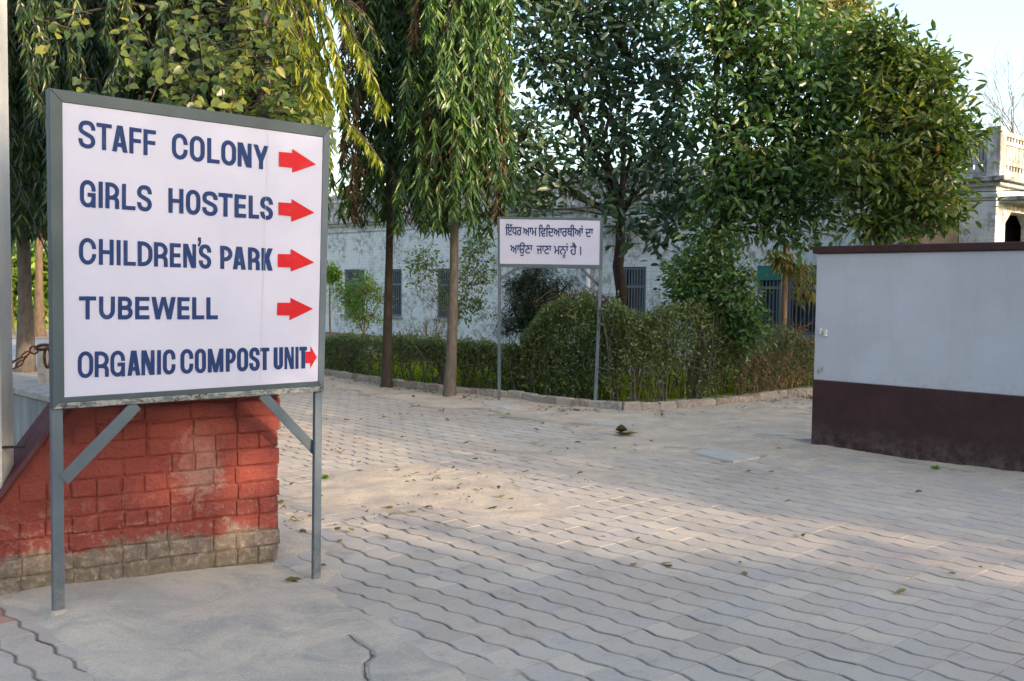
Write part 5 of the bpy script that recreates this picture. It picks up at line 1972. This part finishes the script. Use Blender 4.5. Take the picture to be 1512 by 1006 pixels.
def broads():
    # grey-green leaved tree behind the small sign
    Y = 16.2
    base = AT(913, 600, Y); base.z = 0
    broad_tree('broadleaf_tree', 'open broadleaf tree with slim dark trunk rising right behind the notice sign', 'tree', base, AT(916, 320, Y), .105,
               [(800, 60, Y, 68), (770, 205, Y - .3, 55), (775, 285, Y - .4, 48), (850, 130, Y, 72), (930, 60, Y + .3, 78), (900, 190, Y, 62), (1000, 110, Y, 60), (835, 250, Y - .3, 50), (960, 230, Y - .6, 52), (940, 330, Y - .8, 30), (880, 20, Y, 60), (1010, 290, Y - 1, 50), (985, 345, Y - 1.1, 40), (790, -40, Y, 80), (930, -60, Y, 90), (745, 215, Y - .4, 40), (900, 285, Y, 36), (1015, 205, Y, 40), (990, 180, Y, 34)],
               1050, 8, .185, .080, 'magn', 'bark_dark', parts=220, seed=41, clr=.20, droop=.1, up=.7)
    # dense green tree
    Y = 14.6
    base = AT(1052, 610, Y); base.z = 0
    broad_tree('broadleaf_tree', 'dense green broadleaf tree standing in the tall hedge', 'tree', base, AT(1062, 330, Y), .12,
               [(1120, 60, Y, 78), (1180, 130, Y - .3, 80), (1090, 170, Y, 72), (1220, 210, Y - .5, 64), (1060, 30, Y, 70), (1140, 240, Y - .5, 70), (1080, 280, Y - .4, 58), (1190, 290, Y - .6, 56), (1230, 130, Y - .2, 55), (1120, 325, Y - .6, 42), (1050, 340, Y - .6, 34), (1180, 340, Y - .5, 30), (1130, -50, Y, 90), (1250, 60, Y, 48)],
               1250, 9, .155, .064, 'broad', 'bark_dark', parts=200, seed=42, clr=.19, droop=.35, up=.4)
    # yellow-green tree over the wall
    Y = 13.6
    base = AT(1290, 610, Y + .2); base.z = 0
    broad_tree('broadleaf_tree', 'sunlit yellow-green broadleaf tree spreading above the white wall', 'tree', base, AT(1296, 365, Y), .10,
               [(1300, 70, Y, 42), (1340, 120, Y, 52), (1380, 130, Y - .2, 36), (1290, 160, Y, 50), (1370, 200, Y - .3, 55), (1402, 205, Y - .3, 34), (1300, 260, Y - .3, 52), (1370, 280, Y - .4, 50), (1393, 310, Y - .4, 27), (1330, 330, Y - .3, 34), (1280, 325, Y - .3, 30), (1412, 160, Y - .2, 22), (1290, 45, Y, 18), (1375, 95, Y, 26), (1436, 195, Y - .3, 12), (1255, 250, Y - .4, 40), (1436, 306, Y - .4, 7)],
               900, 9, .150, .056, 'sunny', 'bark_brown', parts=200, seed=43, clr=.17, droop=.3, up=.45)
    # slim tan trunk with dry hanging leaves at the wall end
    Y = 15.3
    base = AT(1155, 600, Y); base.z = 0
    broad_tree('dry_leaved_tree', 'thin tan trunk with a tuft of dry golden leaves beside the wall end', 'tree', base, AT(1160, 352, Y), .05,
               [(1180, 400, Y, 17), (1184, 425, Y, 15), (1160, 385, Y, 16), (1150, 372, Y, 12)], 44, 12, .15, .03, 'dry_gold', 'bark_tan', tpl=T_LONG, seed=44, clr=.10, droop=1.6, up=-.6, twig=.003)
    # leafy creeper-clad stems above the hedge
    Y = 13.7
    base = AT(1030, 600, Y); base.z = 0
    broad_tree('creeper_bush', 'leafy green creeper climbing the trunk above the tall hedge', 'bush', base, AT(1040, 420, Y), .05,
               [(1010, 400, Y, 30), (1050, 410, Y, 42), (1080, 440, Y, 40), (1020, 440, Y, 34), (1100, 470, Y, 30), (1060, 370, Y, 32), (1095, 405, Y, 20), (1105, 500, Y - .1, 26)],
               560, 9, .09, .045, 'broad', 'bark_brown', seed=45, clr=.10, droop=.3, up=.3)
    # dark conifer-like bush behind the notice
    Y = 17.5
    base = AT(787, 560, Y); base.z = 0
    broad_tree('dark_bush', 'very dark needle-leaved bush behind the legs of the notice sign', 'bush', base, AT(787, 490, Y), .17,
               [(785, 440, Y, 40), (770, 470, Y, 30), (810, 455, Y, 32), (790, 405, Y, 30), (765, 420, Y, 22), (825, 425, Y, 24), (750, 480, Y, 18), (800, 490, Y, 26)],
               620, 16, .10, .012, 'conifer', 'bark_dark', tpl=T_LONG, seed=46, clr=.11, droop=.5, up=.2)
    # bright shrub at left
    Y = 20.5
    base = G(536, 520); base = AT(536, 520, Y); base.z = 0
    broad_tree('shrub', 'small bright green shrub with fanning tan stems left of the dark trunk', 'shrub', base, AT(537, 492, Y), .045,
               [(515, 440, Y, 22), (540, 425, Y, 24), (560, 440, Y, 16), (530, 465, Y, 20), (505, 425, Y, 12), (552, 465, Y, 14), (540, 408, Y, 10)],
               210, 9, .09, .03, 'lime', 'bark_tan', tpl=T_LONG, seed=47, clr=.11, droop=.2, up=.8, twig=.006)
    base = AT(488, 520, 19.5); base.z = 0
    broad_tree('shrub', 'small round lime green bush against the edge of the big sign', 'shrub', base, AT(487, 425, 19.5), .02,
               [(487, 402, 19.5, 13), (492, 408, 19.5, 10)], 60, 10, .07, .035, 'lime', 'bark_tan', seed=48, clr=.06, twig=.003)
    # pale sapling
    Y = 18.5
    base = AT(668, 540, Y); base.z = 0
    broad_tree('sapling', 'spindly sapling with pale sprays of leaves behind the mast tree trunks', 'sapling', base, AT(672, 480, Y), .028,
               [(625, 385, Y, 20), (610, 390, Y, 14), (640, 400, Y, 16), (700, 370, Y, 26), (690, 410, Y, 26), (715, 400, Y, 20), (680, 450, Y, 26), (705, 450, Y, 20), (612, 425, Y, 9), (655, 430, Y, 14), (720, 355, Y, 14)],
               250, 6, .085, .04, 'pale', 'bark_tan', seed=49, clr=.13, droop=.2, up=.4, twig=.004)
    # far hazy tree behind the building
    Y = 45
    base = AT(1235, 400, Y); base.z = 0
    broad_tree('far_tree', 'pale brownish tree far behind the green crowns at the top right', 'tree', base, AT(1235, 120, Y), .3,
               [(1235, 20, Y, 42), (1215, 60, Y, 40), (1250, 60, Y, 30), (1220, -20, Y, 40), (1255, 10, Y, 14), (1262, 90, Y, 18)], 520, 10, .32, .14, 'far', 'bark_brown', seed=50, clr=.5, twig=.02)
    Y = 40
    base = AT(620, 420, Y); base.z = 0
    broad_tree('far_tree', 'pale olive tree far beyond the building roof behind the mast trees', 'tree', base, AT(600, 380, Y), .25,
               [(520, 330, Y, 30), (560, 325, Y, 34), (610, 320, Y, 30), (700, 340, Y, 30), (740, 330, Y, 30), (530, 300, Y, 20), (655, 335, Y, 26)], 420, 10, .3, .14, 'far', 'bark_brown', seed=51, clr=.5, twig=.02)
    # sunlit greenery far left beyond the road
    Y = 38
    for i, (u, lab) in enumerate(((50, 'bright green bush far beyond the road at the left edge'),)):
        base = AT(u, 480, Y); base.z = 0
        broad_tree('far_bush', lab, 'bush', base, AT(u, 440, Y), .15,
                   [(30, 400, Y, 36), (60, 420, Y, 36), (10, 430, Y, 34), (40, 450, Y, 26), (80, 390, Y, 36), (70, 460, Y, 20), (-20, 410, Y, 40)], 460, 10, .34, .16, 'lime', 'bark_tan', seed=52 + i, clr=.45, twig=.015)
broads()

# bare twiggy shrub and the bare tree over the roof corner
def bare(name, label, cat, base, tops, r0, seed, mat, depth=4, spread=.35, length=.5, ang=.5):
    rnd = random.Random(seed)
    root = thing(name, label, cat, base)
    mb = MB()
    def grow(p, d, l, r, k):
        q = p + d * l
        m = p.lerp(q, .5) + Vector((rnd.uniform(-1, 1), rnd.uniform(-1, 1), rnd.uniform(-1, 1))) * l * .06
        mb.tube([p, m, q], [r, r * .85, r * .7], 4 if k > 1 else 3, False)
        if k <= 0: return
        for i in range(rnd.choice((2, 2, 3))):
            nd = (d + Vector((rnd.gauss(0, ang), rnd.gauss(0, ang), rnd.gauss(.08, ang * .7)))).normalized()
            grow(p.lerp(q, rnd.uniform(.5, 1)), nd, l * rnd.uniform(.6, .85), r * .6, k - 1)
    for d, l in tops:
        grow(Vector(base), Vector(d).normalized(), l, r0, depth)
    mb.build('stems', mat, root, True)
    return root
bb = AT(632, 525, 19.0); bb.z = 0
bare('bare_shrub', 'leafless grey-brown shrub with upright stems between the two trunks', 'shrub', bb, [((-.35, 0, 1), .42), ((-.1, .1, 1), .45), ((.15, 0, 1), .45), ((.4, .1, 1), .4), ((-.8, 0, .7), .4)], .022, 5, 'bark_tan', 4)
bt = AT(1520, 300, 36); bt.z = 0
bare('bare_tree', 'leafless tree twigs showing above the roof corner at the right edge', 'tree', bt, [((-.04, 0, 1), 3.6), ((.1, 0, 1), 3.3)], .10, 9, 'bark_brown', 6, ang=.42)

# ------------------------------------------------------------------ hedges
def hedge(name, label, secs, nleaf, Ln, Wd, mat, seed, nst=60, low_gap=.5, cat='hedge', kinds=None):
    """secs: list of (front point on ground, top z, depth)"""
    rg = np.random.default_rng(seed)
    rnd = random.Random(seed)
    root = thing(name, label, cat, secs[0][0])
    P = []
    K = len(secs) - 1
    xs = []
    s = rg.uniform(0, K, nleaf)
    i0 = np.minimum(s.astype(int), K - 1)
    f = s - i0
    A0 = np.array([tuple(q[0]) for q in secs])
    Z = np.array([q[1] for q in secs])
    Dp = np.array([q[2] for q in secs])
    p = A0[i0] * (1 - f)[:, None] + A0[i0 + 1] * f[:, None]
    zt = Z[i0] * (1 - f) + Z[i0 + 1] * f
    dp = Dp[i0] * (1 - f) + Dp[i0 + 1] * f
    # lumps on the top and front
    lump = fbm(p[:, 0] * 2.2 + 50, p[:, 1] * 0 + 3.1, seed) - .5
    lump2 = fbm(p[:, 0] * 6 + 50, s * 0 + 9.1, seed + 5) - .5
    zt = zt * (1 + lump * .3 + lump2 * .34)
    h = rg.uniform(0, 1, nleaf) ** .72
    y = rg.uniform(0, 1, nleaf)
    # push towards the surface
    surf = rg.uniform(0, 1, nleaf)
    y = np.where(surf < .55, y * .25, y)
    fl = fbm(p[:, 0] * 3 + 9, h * 3 + 2, seed + 3)
    keep = (rg.uniform(0, 1, nleaf) < np.clip(.0 + h * 1.35 + (fl - .5) * 2.8, .02, 1))
    q = p.copy()
    q[:, 1] += y * dp + (fl - .5) * .35
    q[:, 2] = h * zt + rg.normal(size=nleaf) * .03 + .03
    q = q[keep]
    n = len(q)
    D = norm(rg.normal(size=(n, 3)) + np.array((0, -.5, .35)))
    N = rg.normal(size=(n, 3)) * .7 + np.array((0, -.3, 1))
    st = MB()
    for k in range(nst):
        t = rnd.uniform(0, K - .001)
        i = int(t)
        b = secs[i][0].lerp(secs[i + 1][0], t - i)
        z_ = secs[i][1] * (1 - (t - i)) + secs[i + 1][1] * (t - i)
        dpt = secs[i][2]
        b = Vector((b.x, b.y + rnd.uniform(.1, .9) * dpt, 0))
        tt = b + Vector((rnd.uniform(-.25, .25), rnd.uniform(-.2, .2), z_ * rnd.uniform(.6, 1.0)))
        st.tube(wob(b, tt, 3, .05, rnd), [.012, .009, .006, .004], 4, False)
        for c in range(3):
            u = rnd.uniform(.2, .8)
            a = b.lerp(tt, u)
            st.tube([a, a + Vector((rnd.uniform(-.3, .3), rnd.uniform(-.3, .1), rnd.uniform(.05, .35)))], [.005, .003], 3, False)
    st.build('stems', 'bark_tan' if cat != 'hedge' else 'bark_brown', root, True)
    fr = leaf_frames(q, D, N, Ln * rg.uniform(.6, 1.25, n), Wd * rg.uniform(.7, 1.2, n))
    add_leaves(root, 'foliage', fr, T_LONG, mat)
    return root
def kp(u, back):
    """ground point `back` metres behind the kerb on the sight line u"""
    for Y in np.arange(8, 24, .05):
        x = (u - CX) / F * Y
        if Y > kerb_y(x) + back:
            return Vector((x, Y, 0))
    return Vector((x, Y, 0))
def zat(v, Y):
    return 1.5 + (424 - v) / F * Y
def hs(lst, back, depth):
    out = []
    for u, v in lst:
        p = kp(u, back)
        out.append((p, zat(v, p.y + .15), depth))
    return out
hedge('hedge', 'low clipped dark green hedge behind the kerb and the two mast trunks', hs([(440, 508), (480, 508), (520, 503), (570, 504), (620, 505), (660, 512), (700, 514), (745, 514), (775, 512)], .45, .75), 26000, .062, .026, 'hedge', 61, 130)
hedge('hedge', 'tall rounded green hedge behind the right leg of the notice', hs([(770, 500), (800, 468), (840, 452), (880, 450), (930, 454), (980, 448), (1030, 450), (1075, 460), (1115, 478)], .35, 1.25), 46000, .060, .027, 'hedge', 62, 160)
hedge('scrub', 'straggly dusty hedge end with dry reddish twigs beside the white wall', hs([(1100, 488), (1130, 492), (1165, 490), (1200, 498), (1260, 500)], .4, .9), 9500, .062, .025, 'hedge_grey', 63, 110, cat='scrub')
def twigs():
    # dry reddish twigs over the scrub and behind the hedge top
    rnd = random.Random(15)
    base = kp(1150, .7)
    root = thing('dry_twigs', 'tangle of dry reddish twigs lying over the scrub by the wall end', 'twigs', base)
    mb = MB()
    for k in range(170):
        u = rnd.uniform(1090, 1205)
        p = kp(u, rnd.uniform(.25, .9))
        z = rnd.uniform(.1, .95)
        d = Vector((rnd.uniform(-1, 1), rnd.uniform(-.6, .3), rnd.uniform(-.25, .8))).normalized() * rnd.uniform(.15, .55)
        p.z = z
        mb.tube([p, p + d * .5 + ZA * .03, p + d], [.006, .0045, .003], 3, False)
    mb.build('stems', 'twig_red', root, True)
    base = AT(870, 470, 15.8); base.z = 0
    root = thing('dry_bush', 'brownish dry bush top peeping over the hedge under the notice', 'bush', base)
    mb = MB()
    for k in range(260):
        c = AT(rnd.gauss(862, 22), rnd.gauss(448, 7), 15.8 + rnd.uniform(-.3, .3))
        d = Vector((rnd.uniform(-1, 1), rnd.uniform(-1, 1), rnd.uniform(-.1, 1))).normalized() * .18
        mb.tube([c - d, c + d], [.006, .004], 3, False)
    mb.tube([base, Vector((base.x, base.y, 1.1))], [.04, .03], 6)
    mb.build('stems', 'twig_red', root, True)
twigs()

# grass in the lawn strip seen through the hedges
def grass():
    rg = np.random.default_rng(91)
    n = 26000
    x = rg.uniform(-5, 7, n)
    ky = np.interp(x, kxs, kys)
    y = ky + rg.uniform(1.0, 3.3, n)
    P = np.stack([x, y, np.full(n, .03)], -1)
    D = norm(rg.normal(size=(n, 3)) * .35 + np.array((0, 0, 1)))
    N = rg.normal(size=(n, 3))
    fr = leaf_frames(P, D, N, rg.uniform(.08, .26, n), rg.uniform(.008, .02, n))
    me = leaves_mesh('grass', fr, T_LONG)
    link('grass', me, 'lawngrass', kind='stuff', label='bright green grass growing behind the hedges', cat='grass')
grass()

# ------------------------------------------------------------------ fallen leaves
def fallen():
    rg = random.Random(33)
    def leafm(w, curl, seed):
        r = random.Random(seed)
        vs = []
        nx, ny = 6, 2
        for i in range(nx + 1):
            t = i / nx
            ww = w * math.sin(min(1, t * 1.15 + .06) * math.pi) ** .7 if t < .98 else 0
            for j in range(-1, 2):
                zz = abs(j) * ww * curl + curl * .5 * (t - .5) ** 2 + r.uniform(-.03, .03) + .04
                vs.append((t - .5, j * ww * (1 - .4 * curl), max(zz, .008)))
        fs = []
        for i in range(nx):
            for j in range(2):
                a = i * 3 + j
                fs.append((a, a + 3, a + 4, a + 1))
        me = bpy.data.meshes.new('dry_leaf')
        me.from_pydata(vs, [], fs)
        me.polygons.foreach_set('use_smooth', [True] * len(me.polygons))
        me.update()
        return me
    ms = []
    for k, mt in enumerate(('dry', 'dry_gold', 'dry', 'twig_red')):
        for c in (.15, .5):
            m = leafm(.26, c, k * 3 + int(c * 10))
            m.materials.append(MT[mt])
            ms.append(m)
    spots = []
    def sc(n, u0, u1, v0, v1):
        for _ in range(n):
            spots.append((rg.uniform(u0, u1), rg.uniform(v0, v1)))
    sc(34, 430, 760, 640, 790); sc(60, 480, 760, 562, 625); sc(12, 740, 1000, 605, 640); sc(16, 780, 1190, 625, 700)
    sc(10, 760, 1500, 700, 860); sc(5, 410, 520, 690, 860); sc(6, 900, 1190, 600, 640)
    spots += [(935, 834), (1328, 878), (1186, 793), (572, 752), (512, 787), (436, 854), (697, 745), (1145, 726), (855, 702), (868, 686)]
    for i, (u, v) in enumerate(spots):
        p = G(u, v)
        if p.y > kerb_y(p.x) - .06: continue
        if p.dot(BV) > 8.8 and p.dot(AV) < 5.3: continue
        me = ms[rg.randrange(len(ms))]
        o = link('fallen_leaf', me, None, None, 'dry curled leaf lying on the paving or in the sand', 'leaf', 'dry leaves scattered on the paving')
        s = rg.uniform(.035, .085)
        sand = .014
        o.location = (p.x, p.y, zg(p.x, p.y) + .006 if p.y < 7 else zg(p.x, p.y) + .016)
        o.scale = (s, s, s)
        o.rotation_euler = (rg.uniform(-.25, .25), rg.uniform(-.25, .25), rg.uniform(0, 6.28))
    # the one big curled leaf
    root_p = G(922, 645)
    mb = MB()
    rr = random.Random(2)
    for (dx, dz, lx, wz, tilt) in ((0, .02, .20, .07, .3), (-.03, .05, .12, .08, 1.2), (.06, .03, .13, .05, -.3)):
        n = 6
        o = len(mb.v)
        for i in range(n + 1):
            t = i / n
            w = wz * math.sin(min(1, .05 + t * .95) * math.pi)
            for j in (-1, 0, 1):
                mb.v.append((root_p.x + dx + (t - .5) * lx, root_p.y + j * w * math.cos(tilt), max(.012, dz + abs(j) * w * abs(math.sin(tilt)) + .05 * (t - .5) ** 2 + rr.uniform(-.006, .006))))
        for i in range(n):
            for j in range(2):
                a = o + i * 3 + j
                mb.f.append((a, a + 3, a + 4, a + 1))
    mb.build('curled_leaf', 'dry', smooth=True, label='largest curled brown leaf alone on the paving in front of the notice', cat='leaf')
    for (u, v, sz, rz, lab, mt) in ((436, 855, .10, .3, 'tan dry leaf lying beside the right leg of the big sign', 'dry_gold'), (500, 786, .085, 1.2, 'crumpled brown leaf on the sunny sand near the big sign', 'dry'), (517, 787, .075, 2.2, 'golden leaf lying against the crumpled brown one', 'dry_gold')):
        p = G(u, v)
        m = ms[1].copy()
        m.materials.clear()
        m.materials.append(MT[mt])
        o = link('fallen_leaf', m, None, None, lab, 'leaf')
        o.location = (p.x, p.y, zg(p.x, p.y) + .014)
        o.scale = (sz, sz, sz)
        o.rotation_euler = (.1, -.1, rz)
    # weeds
    for (u, v, s, lab) in ((1381, 694, .06, 'small green weed sprouting at the foot of the white wall'), (479, 708, .06, 'small green weed in the sand beside the big sign leg'), (1210, 655, .05, 'tiny weed in the corner where the white wall ends')):
        c = G(u, v)
        mb = MB()
        for k in range(26):
            d = Vector((rg.uniform(-1, 1), rg.uniform(-1, 1), rg.uniform(.3, 1))).normalized() * s * rg.uniform(.5, 1)
            sd = d.cross(ZA).normalized() * s * .16
            b = Vector((c.x, c.y, .005)) + Vector((rg.uniform(-1, 1), rg.uniform(-1, 1), 0)) * s * .4
            mb.add([b, b + d * .5 + sd, b + d, b + d * .5 - sd], [(0, 1, 2, 3)])
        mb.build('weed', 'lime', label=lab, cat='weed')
fallen()
def litter():
    rg = np.random.default_rng(17)
    n = 2600
    x = rg.uniform(-4.2, 4.6, n)
    ky = np.interp(x, kxs, kys)
    back = np.abs(rg.normal(size=n)) * .45 + .03
    y = ky - back
    cl = fbm(x * 2.3, y * 2.3, 61)
    k = (rg.uniform(0, 1, n) < np.clip((cl - .42) * 5, .04, 1))
    x, y = x[k], y[k]
    m = 420
    x = np.concatenate([x, rg.uniform(-2.4, .6, m)])
    y = np.concatenate([y, rg.uniform(6.0, 9.5, m)])
    kk = np.ones(len(x), bool)
    kk[-m:] = fbm(x[-m:] * 3, y[-m:] * 3, 66) > .55
    x, y = x[kk], y[kk]
    n = len(x)
    P = np.stack([x, y, zg_np(x, y) + rg.uniform(.012, .03, n)], -1)
    D = norm(rg.normal(size=(n, 3)) * np.array((1, 1, .15)))
    N = norm(rg.normal(size=(n, 3)) * .35 + np.array((0, 0, 1)))
    me = leaves_mesh('leaf_litter', leaf_frames(P, D, N, rg.uniform(.02, .085, n), rg.uniform(.006, .028, n)), T_LONG)
    link('leaf_litter', me, 'dry', kind='stuff', label='crumbled brown leaf litter and twigs along the kerb and on the sand', cat='leaf litter')
litter()

# ------------------------------------------------------------------ added unseen trees and bush, crowns shaped to cast shade and leave sun gaps
def added_shade_trees():
    def T(a, b, label, blobs, seed, ncl, base_r=.16, leaf=(.34, .17), mat='broad'):
        base = AB(a, b)
        B = [(AB(a + da, b + db, z), r) for da, db, z, r in blobs]
        broad_tree('added_shade_tree', label, 'tree', base, AB(a, b, 2.2), base_r, B, ncl, 12, leaf[0], leaf[1], mat, 'bark_brown', seed=seed, clr=.42, group='trees added out of frame to cast shade', twig=.012)
    # dense tall group
    T(-9, 8.9, 'tall dense tree added unseen behind the camera to cast shade, beyond the wall line', [(0, 0, 1.6, 1.7), (0, .4, 3.6, 2.0), (.3, 1.6, 5.6, 2.4), (0, 3.4, 2.4, 2.4), (0, 3.6, 5.4, 2.6)], 101, 900)
    T(-10, 14.5, 'tall dense tree added unseen farthest right to cast shade', [(0, 0, 1.6, 2.0), (0, 0, 4.2, 2.8), (0, 2.8, 3.0, 2.8), (.3, 2.5, 6.0, 2.6), (0, 5, 4, 3)], 102, 900)
    T(-8.6, 1.0, 'bushy tree added unseen behind the camera to shade the sign', [(0, 0, 1.5, 1.7), (0, 0, 3.6, 2.0), (0, -2.6, 2.4, 2.2), (0, -3, 4.6, 2.2), (.2, .5, 5.6, 1.5), (0, 1.9, 5.3, 1.15), (0, 3.2, 5.3, .8), (0, 1.7, 3.7, .8), (.2, 2.0, 4.5, .55), (.1, 2.75, 4.6, .55)], 103, 1150)
    T(-8.2, 4.9, 'low broad bush added unseen behind the camera to shade the paving', [(0, 0, .9, 1.15), (0, -1.2, .9, 1.1), (0, .7, 1.9, .8), (0, -.3, 2.35, .85), (0, -1.4, 2.5, .95), (0, .85, .8, .75)], 104, 640)
added_shade_trees()
